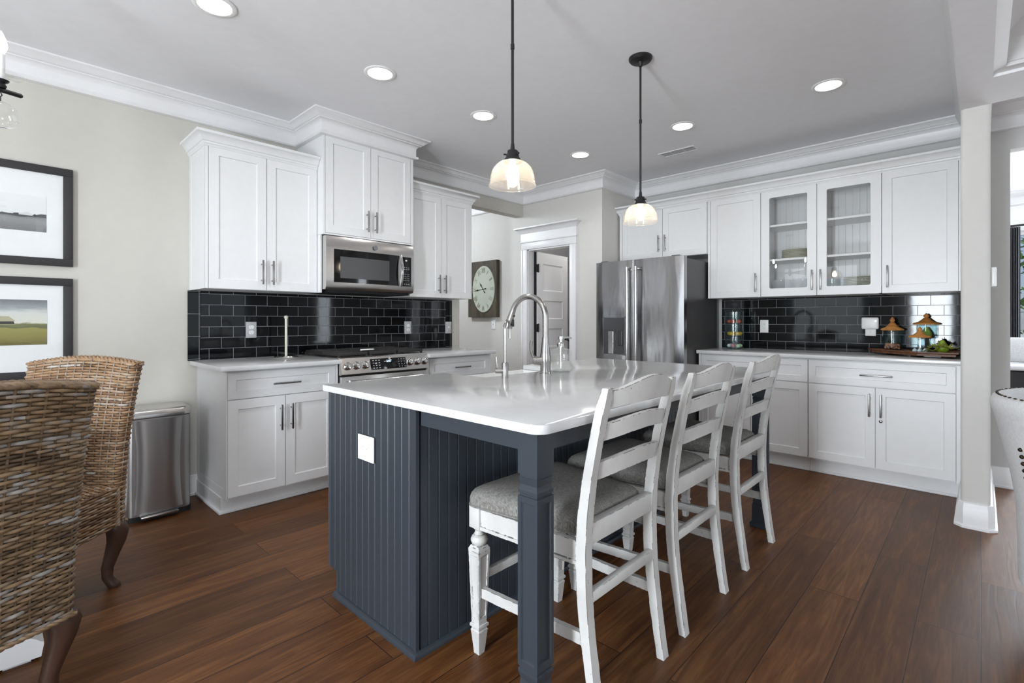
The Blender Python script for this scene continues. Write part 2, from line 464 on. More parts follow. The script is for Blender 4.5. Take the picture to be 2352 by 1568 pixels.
# ceiling beams: along the kitchen edge and across the living-room ceiling
m = MB(); m.box(XB, SY0 - .005, 2.406, XR, SY1, CEIL); struct('beam_kitchen', m, 'ceil', 'boxed ceiling beam running to the top of the stub wall', 'beam', smooth=0)
m = MB(); m.box(3.46, -3.0, 2.406, 3.87, SY0 - .005, CEIL); m.box(.5, -3.0, 2.406, .9, SY0 - .005, CEIL); m.box(.9, -3.0, 2.406, 3.46, -2.6, CEIL)
struct('beam_living', m, 'ceil', 'boxed beam crossing the living room ceiling', 'beam', smooth=0)
# outer walls of the open-plan space, with window openings
def holed(m, axis, a0, a1, p0, p1, holes):
    """wall slab between a0..a1 along `axis`, thickness p0..p1, with rectangular holes (h0, h1, z0, z1)"""
    def put(u0, u1, z0, z1):
        if axis == 'y': m.box(p0, u0, z0, p1, u1, z1)
        else: m.box(u0, p0, z0, u1, p1, z1)
    cur = a0
    for h0, h1, z0, z1 in sorted(holes):
        put(cur, h0, 0, CEIL); put(h0, h1, 0, z0); put(h0, h1, z1, CEIL); cur = h1
    put(cur, a1, 0, CEIL)
m = MB(); holed(m, 'y', YS, YW + .12, XB - .12, XB, [(1.55, 3.35, .78, 2.15), (.38, 1.02, .08, 2.3)])
struct('wall_back', m, 'wall', 'wall with windows at the dining end', 'wall', smooth=0)
m = MB(); holed(m, 'x', XB, 8.3, YS - .12, YS, [(-2.3, -.7, .35, 2.4), (.9, 4.3, .35, 2.4), (5.3, 7.1, .35, 2.4)])
struct('wall_living', m, 'wall', 'long living room wall with tall windows', 'wall', smooth=0)
m = MB(); holed(m, 'y', YS, .5, 8.3, 8.42, [(-1.95, -.27, .55, 2.24)]); m.box(XR + .11, .4, 0, 8.3, .5, CEIL)
struct('wall_sitting', m, 'trim', 'bright far wall of the sitting room', 'wall', smooth=0)
def window(n, axis, a0, a1, z0, z1, p, cols, rows, label):
    """frame and muntin bars; pane on the outer face"""
    m = MB()
    def put(u0, u1, w0, w1, d0=.03, d1=.09):
        if axis == 'y': m.box(p - d1 if p < 0 else p + d0, u0, w0, p - d0 if p < 0 else p + d1, u1, w1)
        else: m.box(u0, p - d1, w0, u1, p - d0, w1)
    put(a0, a0 + .05, z0, z1); put(a1 - .05, a1, z0, z1); put(a0, a1, z0, z0 + .05); put(a0, a1, z1 - .05, z1)
    for k in range(1, cols): u = a0 + (a1 - a0) * k / cols; put(u - .012, u + .012, z0, z1, .05, .075)
    for k in range(1, rows): w = z0 + (z1 - z0) * k / rows; put(a0, a1, w - .012, w + .012, .05, .075)
    o = struct('window_%d' % n, m, 'trim', label, 'window', smooth=0)
    g = MB()
    if axis == 'y': x = p - .06 if p < 0 else p + .06; g.box(x - .003, a0 + .04, z0 + .04, x + .003, a1 - .04, z1 - .04)
    else: g.box(a0 + .04, p - .063, z0 + .04, a1 - .04, p - .057, z1 - .04)
    g.build('window_pane', 'pane', o, 0)
window(1, 'y', 1.55, 3.35, .78, 2.15, XB, 3, 2, 'white dining end window')
window(2, 'y', .38, 1.02, .08, 2.3, XB, 1, 3, 'tall window near the beam, drawn down to the floor for its light')  # unseen window lengthened downward so its light reaches the low cabinets
window(3, 'x', .9, 4.3, .35, 2.4, YS, 4, 2, 'wide living room window')
window(6, 'x', -2.3, -.7, .35, 2.4, YS, 2, 2, 'unseen narrower living room window at the dining end, added for its light')  # unseen window added to let in more light
window(4, 'x', 5.3, 7.1, .35, 2.4, YS, 2, 2, 'living room window beyond the opening')
window(5, 'y', -1.95, -.27, .55, 2.24, 8.3, 2, 1, 'sitting room window with greenery outside')

# crown mouldings, baseboards
def crown(pr=.105, dr=.158):
    s, t = pr / .105, dr / .158
    return [(0, CEIL), (.105*s, CEIL), (.105*s, CEIL-.010*t), (.096*s, CEIL-.014*t), (.080*s, CEIL-.022*t), (.066*s, CEIL-.034*t), (.058*s, CEIL-.041*t), (.050*s, CEIL-.042*t), (.050*s, CEIL-.048*t), (.038*s, CEIL-.050*t), (.027*s, CEIL-.058*t), (.020*s, CEIL-.068*t),
            (.018*s, CEIL-.072*t), (.018*s, CEIL-.130*t), (.031*s, CEIL-.134*t), (.034*s, CEIL-.144*t), (.028*s, CEIL-.153*t), (.006*s, CEIL-.158*t), (0, CEIL-.158*t)]
m = MB(); m.sweep([(XB, YW), (1.667, YW), (1.667, 3.47), (2.453, 3.47), (2.453, YW), (XP, YW), (XP, YP), (XR, YP), (XR, SY1)], crown(), side=-1)
struct('trim_1', m, 'trim', 'white crown moulding around the kitchen ceiling', 'moulding')
m = MB(); m.sweep([(XP, YW + .12), (XP, 6.1)], crown(), side=1); struct('trim_2', m, 'trim', 'crown moulding in the hall above the clock', 'moulding')
m = MB(); m.sweep([(XB, SY1), (XR - .1, SY1)], [(0, CEIL), (.05, CEIL), (.05, CEIL - .02), (.02, CEIL - .1), (.012, CEIL - .19), (0, CEIL - .2)], side=1)
struct('trim_3', m, 'trim', 'slim moulding on the kitchen side of the beam', 'moulding')
yb = SY0 - .005
m = MB(); m.sweep([(.9, yb), (3.46, yb), (3.46, -2.6), (.9, -2.6)], [(0, CEIL - .01), (.14, CEIL - .01), (.14, CEIL - .03), (.115, CEIL - .05), (.06, CEIL - .10), (.045, CEIL - .12), (.03, CEIL - .13), (.03, CEIL - .24), (.045, CEIL - .25), (.045, CEIL - .268), (0, CEIL - .275)], closed=True, side=-1)
struct('trim_4', m, 'trim', 'deep crown moulding inside the ceiling coffer', 'moulding')
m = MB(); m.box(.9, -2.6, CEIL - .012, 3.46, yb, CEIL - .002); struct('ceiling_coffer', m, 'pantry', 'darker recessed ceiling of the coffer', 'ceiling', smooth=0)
m = MB(); m.sweep([(XR, yb), (XR, -2.9)], crown(), side=-1); struct('trim_5', m, 'trim', 'crown moulding on the wall beyond the stub wall', 'moulding')
m = MB(); m.sweep([(8.3, .4), (8.3, YS)], crown(), side=-1); struct('trim_6', m, 'trim', 'crown moulding over the sitting room window', 'moulding')
def base(h=.135, t=.016): return [(0, 0), (t + .012, 0), (t + .012, .012), (t, .02), (t, h - .03), (t - .003, h - .024), (t - .004, h - .016), (t - .008, h - .004), (0, h)]
m = MB(); m.sweep([(XB, YW), (.98, YW)], base(), side=-1); struct('baseboard_left', m, 'trim', 'white baseboard behind the trash can', 'baseboard')
m = MB(); m.sweep([(3.337, YW + .12), (3.337, YW), (3.19, YW)], base(), side=1); m.sweep([(XP, 6.1), (XP, D1 + .1)], base(), side=-1); m.sweep([(XP, D0 - .1), (XP, YP), (4.6, YP)], base(), side=-1)
struct('baseboard_pantry', m, 'trim', 'white baseboard along the pantry wall', 'baseboard')
cpts = [(XR - .5, SY1), (SX + .016, SY1), (SX + .002, SY1 - .014), (SX, SY1 - .02), (SX, SY0 + .02), (SX + .002, SY0 + .014), (SX + .016, SY0), (XR, SY0)]
cpts = [(XR - .5, SY1), (SX + .018, SY1), (SX, SY1 - .018), (SX, SY0 + .018), (SX + .018, SY0), (XR, SY0), (XR, -.151), (XR + .11, -.151)]
m = MB(); m.sweep(cpts, base(.145, .018), side=-1); struct('baseboard_column', m, 'trim', 'white baseboard wrapped around the stub wall', 'baseboard')

# pantry door, casing and header
m = MB()
fx = XP
for y0, y1 in ((D0 - .088, D0), (D1, D1 + .088)):
    m.box(fx - .018, y0, 0, fx, y1, DH - .001, .003); m.box(fx - .026, (y0 + .001 if y0 < D0 else y1 - .023), 0, fx - .0165, (y0 + .023 if y0 < D0 else y1 - .001), DH - .002, .003)
m.box(fx - .018, D0 - .088, DH, fx, D1 + .088, DH + .082, .003)
m.box(fx - .030, D0 - .10, DH + .078, fx, D1 + .10, DH + .094, .004); m.box(fx - .020, D0 - .09, DH + .09, fx, D1 + .09, DH + .185)
zc = DH + .185
m.sweep([(fx, D1 + .09), (fx - .02, D1 + .09), (fx - .02, D0 - .09), (fx, D0 - .09)], [(0, zc), (.006, zc), (.012, zc + .012), (.030, zc + .03), (.045, zc + .045), (.062, zc + .05), (.062, zc + .064), (0, zc + .064)], side=-1)
for y0, y1 in ((D0, D0 + .014), (D1 - .014, D1)): m.box(fx, y0, 0, fx + .12, y1, DH)
m.box(fx, D0, DH - .014, fx + .12, D1, DH)
struct('trim_7', m, 'trim', 'white pantry door casing with a crowned header', 'door casing')
dr = thing('door_1', 'white five-panel pantry door standing open inward', 'door', (XP + .10, D1 - .03, 0), math.radians(4)); dr['kind'] = 'structure'
m = MB(); DW, DT, Z1 = .64, .035, DH - .02
zs = [(.20, .42), (.535, .755), (.87, 1.09), (1.205, 1.425), (1.54, 1.86)]
m.box(0, -DT, .012, DW, 0, Z1)
door_leaf = MB()
def panel_face(mb, x0, x1, z0, z1, y, holes, depth=.008, ch=.012, flip=1):
    """face plate with recessed, chamfered panels: strips between the holes plus sunk fields (front towards -y)"""
    cur = z0
    for (hx0, hx1, hz0, hz1) in holes:
        mb.face([(x0, y, cur), (x1, y, cur), (x1, y, hz0), (x0, y, hz0)])
        mb.face([(x0, y, hz0), (hx0, y, hz0), (hx0, y, hz1), (x0, y, hz1)]); mb.face([(hx1, y, hz0), (x1, y, hz0), (x1, y, hz1), (hx1, y, hz1)])
        o = [(hx0, y, hz0), (hx1, y, hz0), (hx1, y, hz1), (hx0, y, hz1)]
        i = [(hx0 + ch, y + depth, hz0 + ch), (hx1 - ch, y + depth, hz0 + ch), (hx1 - ch, y + depth, hz1 - ch), (hx0 + ch, y + depth, hz1 - ch)]
        for k in range(4): j = (k + 1) % 4; mb.face([o[k], o[j], i[j], i[k]])
        mb.face(i); cur = hz1
    mb.face([(x0, y, cur), (x1, y, cur), (x1, y, z1), (x0, y, z1)])
m.bm.free(); m = MB()
panel_face(m, 0, DW, .012, Z1, -DT, [(.11, DW - .11, a, b) for a, b in zs])
m.face([(0, -DT, .012), (0, 0, .012), (0, 0, Z1), (0, -DT, Z1)]); m.face([(DW, -DT, .012), (DW, 0, .012), (DW, 0, Z1), (DW, -DT, Z1)])
m.face([(0, 0, .012), (DW, 0, .012), (DW, 0, Z1), (0, 0, Z1)]); m.face([(0, -DT, Z1), (DW, -DT, Z1), (DW, 0, Z1), (0, 0, Z1)])
m.build('door_leaf', 'trim', dr, 0, recalc=False)
for z in (.25, 1.10, 1.80):
    m = MB(); m.box(-.028, -.045, z - .045, .022, -.030, z + .045, .003); m.tube([(-.004, -.05, z - .05), (-.004, -.05, z + .05)], .008); m.build('hinge', 'black', dr)
m = MB(); m.tube([(DW - .06, -.035, .95), (DW - .06, -.075, .95)], .011); m.ball((DW - .06, -.09, .95), .026); m.build('door_knob', 'black', dr)
m = MB(); m.box(-.022, -.02, .012, -.002, 0, Z1); m.build('door_gap_strip', 'dark', dr, 0)  # near-black strip along the hinge edge

# tiled backsplashes
m = MB(); m.box(.9985, YW - .010, .9145, 3.152, YW, 1.392); struct('wall_tile_left', m, tile_mat('tile_range', 'X', off=(-.9985 + .0245, -.9145)), 'glossy black subway tile behind the range', 'backsplash', smooth=0)
m = MB()
m.box(.924, YW - .011, .9145, .9985, YW, 1.392); m.box(3.152, YW - .011, .9145, 3.227, YW, 1.392)
struct('wall_tile_ends', m, tile_mat('tile_end', 'X', True, off=(-.924, -.9145 - .0764 + .0764)), 'upright black end tiles of the range backsplash', 'backsplash', smooth=0)
m = MB(); m.box(XR - .010, SY1, .922, XR, 1.85, 1.40); struct('wall_tile_right', m, tile_mat('tile_right', 'Y', off=(.03, -.922)), 'glossy black subway tile above the side counter', 'backsplash', smooth=0)

# ------------------------------------------------------------------ ceiling fittings
names = ['downlight nearest the chandelier over the trash can', 'downlight above the upper cabinets by the microwave', 'downlight before the taller microwave cabinet',
         'small downlight furthest along, above the fridge end', 'downlight beside the ceiling vent', 'downlight above the glass-door cabinets']
spots = [(.741, 2.66), (1.638, 2.66), (2.50, 2.66), (3.697, 2.645), (3.697, 1.68), (3.697, .71)]
labels = ['round recessed downlight at the edge above the dining corner', 'round recessed downlight above the tall cabinet with the microwave', 'round recessed downlight just short of the near pendant',
          'smallest recessed downlight between the two pendants, above the pantry door', 'round recessed downlight next to the ceiling vent', 'round recessed downlight out above the glass-door cabinets']
def downlight(x, y, label, power=12):
    t = thing('recessed_downlight', label, 'downlight', (x, y, CEIL), 0, 'recessed downlights in the kitchen ceiling')
    m = MB(); m.lathe([(.070, -.001), (.095, -.001), (.095, -.004), (.090, -.007), (.074, -.006), (.070, -.002)], n=32)
    m.bm.faces.ensure_lookup_table(); m.build('trim_ring', 'white', t)
    m = MB(); m.lathe([(0, -.002), (.072, -.002), (.072, -.0045), (.05, -.006), (0, -.0065)], n=28); m.build('lens', 'lens', t)
    l = bpy.data.lights.new('downlight_lamp', 'SPOT'); l.energy = power; l.spot_size = math.radians(150); l.spot_blend = .9; l.shadow_soft_size = .06; l.color = (1, 1, 1)
    lo = bpy.data.objects.new('downlight_lamp', l); COL.objects.link(lo); lo.parent = t; lo.location = (0, 0, -.02)
for (x, y), lb in zip(spots, labels): downlight(x, y, lb)
t = thing('ceiling_vent', 'white slatted air vent in the ceiling above the fridge', 'vent', (4.228, 1.96, CEIL))
m = MB()
for a in (-.165, .150): m.box(-.062, a, -.006, .062, a + .015, 0)
for a in (-.062, .05): m.box(a, -.150, -.006, a + .012, .150, 0)
m.build('frame', 'trim', t, 0)
m = MB()
for k in range(7):
    x = -.045 + k * .0145; m.box(x, -.152, -.0030, x + .0035, .152, -.0018)
m.box(-.0499, -.06, -.0058, .0499, -.055, -.0031); m.box(-.0499, .055, -.0058, .0499, .06, -.0031)
m.build('slats', 'trim', t, 0)
m = MB(); m.box(-.0499, -.1499, -.0015, .0499, .1499, -.0002); m.build('duct_shade', 'gap', t, 0)  # flat dark sheet painting the shade between the slats

# unseen ceiling lamps, added to brighten the pantry and the hall
t = thing('added_pantry_light', 'unseen ceiling light added inside the pantry', 'ceiling light', (5.3, 3.5, CEIL))
m = MB(); m.lathe([(0, 0), (.12, 0), (.12, -.03), (.09, -.05), (0, -.06)]); m.build('glass_dome', 'lens', t)
l = bpy.data.lights.new('added_pantry_lamp', 'POINT'); l.energy = 12; l.shadow_soft_size = .1
lo = bpy.data.objects.new('added_pantry_lamp', l); COL.objects.link(lo); lo.parent = t; lo.location = (0, 0, -.14)
t = thing('added_hall_light', 'unseen ceiling light added in the hall behind the range wall', 'ceiling light', (3.0, 5.1, CEIL))  # unseen lamp added to brighten the hall walls
m = MB(); m.lathe([(0, 0), (.15, 0), (.15, -.03), (.11, -.06), (0, -.07)]); m.build('glass_dome', 'lens', t)
l = bpy.data.lights.new('added_hall_lamp', 'POINT'); l.energy = 48; l.shadow_soft_size = .12; l.color = (.84, .92, 1)
lo = bpy.data.objects.new('added_hall_lamp', l); COL.objects.link(lo); lo.parent = t; lo.location = (0, 0, -.16)
# ================================================================== cabinets
RAIL = .058
def shaker(mb, x0, x1, z0, z1, y=0.0, t=.019, rail=RAIL, rec=.008):
    """framed door with a sunk flat field; front at y, facing -y"""
    panel_face(mb, x0, x1, z0, z1, y, [(x0 + rail, x1 - rail, z0 + rail, z1 - rail)], rec, .0035)
    for a, b in (((x0, z0), (x1, z0)), ((x1, z0), (x1, z1)), ((x1, z1), (x0, z1)), ((x0, z1), (x0, z0))):
        mb.face([(a[0], y, a[1]), (a[0], y + t, a[1]), (b[0], y + t, b[1]), (b[0], y, b[1])])
    mb.face([(x0, y + t, z0), (x0, y + t, z1), (x1, y + t, z1), (x1, y + t, z0)])
def pull(parent, x, z, L=.165, vertical=True, y=0.0, mat='nickel'):
    m = MB(); s = .032; h = L / 2; g = h - .028
    if vertical:
        m.box(x - .0055, y - s - .006, z - h, x + .0055, y - s + .005, z + h, .002)
        for k in (-g, g): m.tube([(x, y, z + k), (x, y - s, z + k)], .0045, 8)
    else:
        m.box(x - h, y - s - .006, z - .0055, x + h, y - s + .005, z + .0055, .002)
        for k in (-g, g): m.tube([(x + k, y, z), (x + k, y - s, z)], .0045, 8)
    return m.build('handle', mat, parent)
G = .0022
def door(root, x0, x1, z0, z1, hx=None, hz=None, name='door'):
    m = MB(); shaker(m, x0 + G, x1 - G, z0 + G, z1 - G); d = m.build(name, 'cab', root, 0)
    if hx is not None: pull(d, hx, hz)
    return d
def drawer(root, x0, x1, z0, z1, handle=True, rail=.046):
    m = MB(); shaker(m, x0 + G, x1 - G, z0 + G, z1 - G, rail=rail); d = m.build('drawer', 'cab', root, 0)
    if handle: pull(d, (x0 + x1) / 2, (z0 + z1) / 2 - .004, .175 if x1 - x0 < .8 else .19, False)
    return d
def glass_door(root, x0, x1, z0, z1, hx, hz):
    x0 += G; x1 -= G; z0 += G; z1 -= G; R = .066
    def rr(r, y):
        a0, a1, b0, b1 = x0 + R, x1 - R, z0 + R, z1 - R; P = []
        for cx, cz, s in ((a1 - r, b1 - r, 0), (a0 + r, b1 - r, PI/2), (a0 + r, b0 + r, PI), (a1 - r, b0 + r, 1.5 * PI)):
            for k in range(5): a = s + k * PI / 8; P.append((cx + r * math.cos(a), y, cz + r * math.sin(a)))
        return P
    def oo(y):
        P = []
        for cx, cz in ((x1, z1), (x0, z1), (x0, z0), (x1, z0)):
            for k in range(5): P.append((cx, y, cz))
        return P
    m = MB(); i0, o0, i1, o1 = rr(.012, 0), oo(0), rr(.012, .019), oo(.019); n = len(i0)
    V = [[m.bm.verts.new(p) for p in L] for L in (i0, o0, i1, o1)]
    for k in range(n):
        j = (k + 1) % n
        for A, B in ((0, 1), (0, 2), (1, 3), (2, 3)):
            q = [V[A][k], V[A][j], V[B][j], V[B][k]]
            m.bm.faces.new(q)
    bmesh.ops.remove_doubles(m.bm, verts=m.bm.verts[:], dist=1e-5)
    d = m.build('door', 'cab', root, 30)
    m = MB(); m.box(x0 + R - .006, .009, z0 + R - .006, x1 - R + .006, .012, z1 - R + .006); m.build('glass_pane', 'glass', d, 0)
    pull(d, hx, hz)
    return d
def side_panel(root, d, z0, z1, x=0.0, y0=.02):
    """recessed end panel on the exposed -x side"""
    m = MB(); panel_face(m, -d + .003, -y0, z0, z1, 0, [(-d + .053, -y0 - .05, z0 + .06, z1 - .06)], .007, .0035)
    bmesh.ops.transform(m.bm, matrix=T(x, 0, 0) @ Matrix.Rotation(-PI/2, 4, 'Z'), verts=m.bm.verts[:])
    return m.build('end_panel', 'cab', root, 0, recalc=False)
CORN = lambda z: [(0, z - .012), (.004, z - .012), (.007, z), (.011, z + .004), (.012, z + .014), (.020, z + .018), (.026, z + .034), (.040, z + .052), (.050, z + .056), (.056, z + .058), (.056, z + .074), (0, z + .074)]
def cornice(root, path, z):
    m = MB(); m.sweep(path, CORN(z), side=-1); return m.build('cornice', 'cab', root)

# ---- upper cabinets on the range wall -----------------------------------------------------
UZ = 1.393
DPT = YW - 3.56
c = thing('upper_cabinet', 'white two-door upper cabinet above the paper towel holder, at the open wall end', 'cabinet', (.936, 3.56, UZ))
H = 2.308 - UZ
m = MB(); m.box(.0, .0195, 0, .728, DPT, H); m.box(0, 0, 0, .018, .02, H); m.box(.728, .004, 0, .7285, .02, H); m.build('body', 'cab', c, 0)
side_panel(c, DPT, 0, H, -.0008, .0)
door(c, .019, .3735, 0, H, .3735 - .034, .122); door(c, .3735, .728, 0, H, .3735 + .034, .122)
cornice(c, [(0, DPT), (0, 0), (.7285, 0)], H)
c = thing('upper_cabinet', 'white upper cabinet on the far side of the microwave, next to the hall opening', 'cabinet', (2.471, 3.56, UZ))
m = MB(); m.box(.0, .0195, 0, .722, DPT, H); m.box(.704, 0, 0, .722, .02, H); m.build('body', 'cab', c, 0)
door(c, 0, .352, 0, H, .352 - .034, .122); door(c, .352, .704, 0, H, .352 + .034, .122)
cornice(c, [(.001, 0), (.722, 0), (.722, DPT)], H)
c = thing('microwave_cabinet', 'taller white cabinet reaching the ceiling above the microwave', 'cabinet', (1.667, 3.47, UZ))
d2 = YW - 3.47
m = MB(); m.box(0, .0195, 1.818 - UZ, .786, d2, CEIL - UZ - .001); m.box(0, 0, 1.818 - UZ, .0145, .02, CEIL - UZ - .001); m.box(.7625, 0, 1.818 - UZ, .786, .02, CEIL - UZ - .001); m.box(.0145, 0, 1.818 - UZ, .7625, .02, 1.8295 - UZ); m.box(.0145, 0, 2.5545 - UZ, .7625, .02, CEIL - UZ - .001); m.box(0, .05, 0, .014, d2, 1.82 - UZ); m.box(.788, .05, 0, .802, d2, 1.82 - UZ)
m.build('body', 'cab', c, 0)
m = MB()
zt, zb = 2.552 - UZ, 1.832 - UZ
m.box(.0145, .0185, zb - .0025, .7625, .0198, zt + .0025); m.build('door_gap_shade', 'gap', c, 0)  # dark sheet behind the doors, paints shade into their gaps
for x0, x1, hx in ((.016, .3885, .3885 - .036), (.3885, .761, .3885 + .036)):
    m = MB(); shaker(m, x0 + G, x1 - G, zb, zt, 0, .018); dd = m.build('door', 'cab', c, 0); pull(dd, hx, 1.953 - UZ)

# ---- microwave ------------------------------------------------------------------------------
mw = thing('microwave', 'stainless over-the-range microwave with black glass door', 'microwave', (1.684, 3.47, 1.418))
w, h = .766, .394
m = MB(); m.box(.002, .012, -.004, w - .002, .40, h); m.build('case', 'black', mw, 0)
m = MB()
prof = [(.045, 0), (.0, -.0), (-.010, .02), (-.013, .08), (-.013, .30), (-.010, h - .03), (0, h - .002), (.045, h - .002)]
rings = []
for k in range(17):
    u = k / 16; x = u * w; b = -.016 * (1 - (2 * u - 1) ** 2)
    rings.append([(x, y + b, z) for y, z in prof])
m.loft(rings); m.build('door', 'steel_x', mw, 40)
def bow(x): u = x / w; return -.013 - .016 * (1 - (2 * u - 1) ** 2) - .0012
def curved_plate(x0, x1, z0, z1, off=0.0, n=8, t=.004):
    m = MB(); R = []
    for k in range(n + 1):
        x = x0 + (x1 - x0) * k / n; y = bow(x) - off; R.append([(x, y, z0), (x, y, z1), (x, y + t, z1), (x, y + t, z0)])
    m.loft(R); return m
curved_plate(.058, .607, .052, .297).build('door_glass', 'black_gloss', mw, 40)
curved_plate(.105, .52, .085, .245, .0006).build('door_window', plain('mesh_screen', '4a4a4b', .3), mw, 40)
curved_plate(.640, .738, .050, .292).build('keypad', 'black_gloss', mw, 40)
m = MB(); P = []
for k in range(13):
    t_ = k / 12; P.append((.622, bow(.62) - .012 - .026 * math.sin(PI * t_), .045 + t_ * .255))
m.tube(P, .0125, 10, True, flat=.7); m.build('handle', 'chrome', mw)
m = MB(); m.lathe([(0, 0), (.0185, 0), (.0185, .003), (0, .003)], (.392, bow(.392) - .004, .335), 24, Matrix.Rotation(PI/2, 4, 'X')); m.build('emblem', plain('emblem_grey', '77777a', .4), mw)
m = MB(); m.ball((.686, bow(.686) - .001, .262), .009, .002, .0075); m.build('indicator', 'white', mw)
m = MB()
rows = [(.205, 3, .012), (.190, 3, .012), (.150, 4, .007), (.133, 4, .007), (.116, 4, .007), (.099, 4, .007), (.068, 3, .012)]
for z, nn, ww in rows:
    for k in range(nn):
        x = .655 + (.066) * (k + .5) / nn; m.box(x - ww/2, bow(x) - .0008, z - .002, x + ww/2, bow(x) + .001, z + .002)
m.build('key_print', 'label', mw, 0)
m = MB(); m.box(.03, .02, -.022, w - .03, .38, -.004); m.box(.06, .05, -.026, .2, .14, -.021); m.box(w - .2, .05, -.026, w - .06, .14, -.021); m.build('vent_base', 'dark', mw, 0)

# ---- base cabinets on the range wall ----------------------------------------------------------
BF = 3.295
c = thing('base_cabinet', 'white base cabinet with one drawer and two doors beside the trash can', 'cabinet', (.98, BF, 0))
D = YW - BF
m = MB(); m.box(.0, .0195, .1, .712, D - .0005, .883); m.box(0, 0, .1, .006, .02, .883); m.box(.694, .002, .1, .712, .02, .883); m.build('body', 'cab', c, 0)
side_panel(c, D, .1, .883, -.0008, 0)
m = MB(); m.box(-.006, .085, 0, .712, D - .001, .1); m.box(-.019, .072, 0, .712, D - .001, .018, .004); m.build('toe_kick', 'cab', c)
drawer(c, .006, .694, .706, .872); door(c, .006, .350, .112, .704, .350 - .034, .565); door(c, .350, .694, .112, .704, .350 + .034, .565)
c = thing('base_cabinet', 'white base cabinet on the far side of the range, drawer over doors', 'cabinet', (2.46, BF, 0))
m = MB(); m.box(.0, .0195, .1, .73, D - .0005, .883); m.box(.712, .0, .1, .73, .02, .883); m.box(0, .002, .1, .03, .02, .883); m.build('body', 'cab', c, 0)
m = MB(); m.box(0, .085, 0, .73, D - .001, .1); m.build('toe_kick', 'cab', c, 0)
drawer(c, .03, .712, .706, .872); door(c, .03, .371, .112, .704, .337, .565); door(c, .371, .712, .112, .704, .405, .565)
def countertop(name, label, pts, z0, z1, r=0, bev=.004):
    m = MB(); m.prism([(x, y, z0) for x, y in pts], (0, 0, z1 - z0))
    bmesh.ops.recalc_face_normals(m.bm, faces=m.bm.faces[:])
    es = [e for e in m.bm.edges if all(abs(v.co.z - z1) < 1e-5 for v in e.verts)] + [e for e in m.bm.edges if all(abs(v.co.z - z0) < 1e-5 for v in e.verts)]
    bmesh.ops.bevel(m.bm, geom=es, offset=bev, segments=2, affect='EDGES', profile=.5)
    o = m.build(name, 'quartz', None, 40); tag(o, label, 'countertop'); return o
def arc(cx, cy, r, a0, a1, n=6): return [(cx + r * math.cos(a0 + (a1 - a0) * k / n), cy + r * math.sin(a0 + (a1 - a0) * k / n)) for k in range(n + 1)]
CY = 3.237
countertop('countertop', 'white quartz countertop between the wall end and the range', arc(.955, CY + .02, .02, PI, 1.5 * PI) + [(1.693, CY), (1.693, YW - .012), (.935, YW - .012)], .884, .914)
countertop('countertop', 'short white quartz countertop by the hall, past the range', [(2.455, CY)] + arc(3.2, CY + .02, .02, -PI/2, 0) + [(3.22, YW - .012), (2.455, YW - .012)], .884, .914)

# ---- range --------------------------------------------------------------------------------------
rg = thing('gas_range', 'stainless slide-in gas range with black grates and a digital panel', 'range', (1.696, 3.24, 0))
w = .756
m = MB(); m.box(.0, .05, .09, w, .655, .905); m.build('body', 'black', rg, 0)
m = MB(); m.prism([(0, .018, .800), (0, .008, .806), (0, .040, .918), (0, .052, .925), (0, .075, .925), (0, .075, .800)], (w, 0, 0)); m.build('control_panel', 'steel_x', rg, 20)
tilt = math.atan2(.032, .112)
PM = T(0, .008, .806) @ Matrix.Rotation(-tilt, 4, 'X')          # panel plane: x along, z up the slope, -y out
m = MB(); m.box(.235, -.0025, .018, .545, .002, .100, .001); bmesh.ops.transform(m.bm, matrix=PM, verts=m.bm.verts[:]); disp = m.build('display_panel', 'black_gloss', rg)
text('clock_digits', '6:07', .026, 'led', disp, PM @ T(.392, -.0032, .077) @ FRONT)
m = MB()
for x0, cols, rows_ in ((.250, 3, 4), (.470, 3, 4)):
    for i in range(cols):
        for j in range(rows_):
            x = x0 + i * .025; z = .030 + j * .019; q = .006 if x0 < .4 else .0028
            m.box(x - q + .008, -.0032, z - .0028, x + q + .008, -.0024, z + .0028)
bmesh.ops.transform(m.bm, matrix=PM, verts=m.bm.verts[:]); m.build('key_print', 'label', disp, 0)
for x in (.052, .122, .193, .579, .650, .720):
    m = MB(); m.lathe([(0, 0), (.029, 0), (.029, .006), (.025, .010), (.0235, .026), (.020, .031), (.008, .033), (0, .033)], (0, 0, 0), 24, PM @ T(x, -.001, .058) @ Matrix.Rotation(PI/2, 4, 'X'))
    k_ = m.build('knob', 'chrome', rg)
    m = MB(); m.box(-.003, -.036, -.018, .003, -.028, .018, .001); bmesh.ops.transform(m.bm, matrix=PM @ T(x, -.001, .058) @ Matrix.Rotation(.3, 4, 'Y'), verts=m.bm.verts[:]); m.build('pointer', 'chrome', k_)
m = MB(); m.box(.004, .022, .25, w - .004, .07, .788, .004); od = m.build('oven_door', 'steel_x', rg)
m = MB(); m.box(.09, .019, .33, w - .09, .023, .66, .002); m.build('oven_window', 'black_gloss', od)
m = MB(); m.tube([(.045, -.022, .752), (w - .03, -.022, .752)], .0115, 12); m.box(.06, -.022, .742, .08, .025, .762); m.box(w - .07, -.022, .742, w - .05, .025, .762); m.build('handle', 'chrome', od)
m = MB(); m.box(.004, .022, .10, w - .004, .07, .243, .004); m.build('drawer', 'steel_x', rg)
m = MB(); m.box(-.004, .045, .905, w + .004, .648, .922, .003); ck = m.build('cooktop', 'steel', rg)
m = MB(); m.box(.02, .615, .922, w - .02, .648, .938, .003); m.build('rear_trim', 'steel_x', ck)
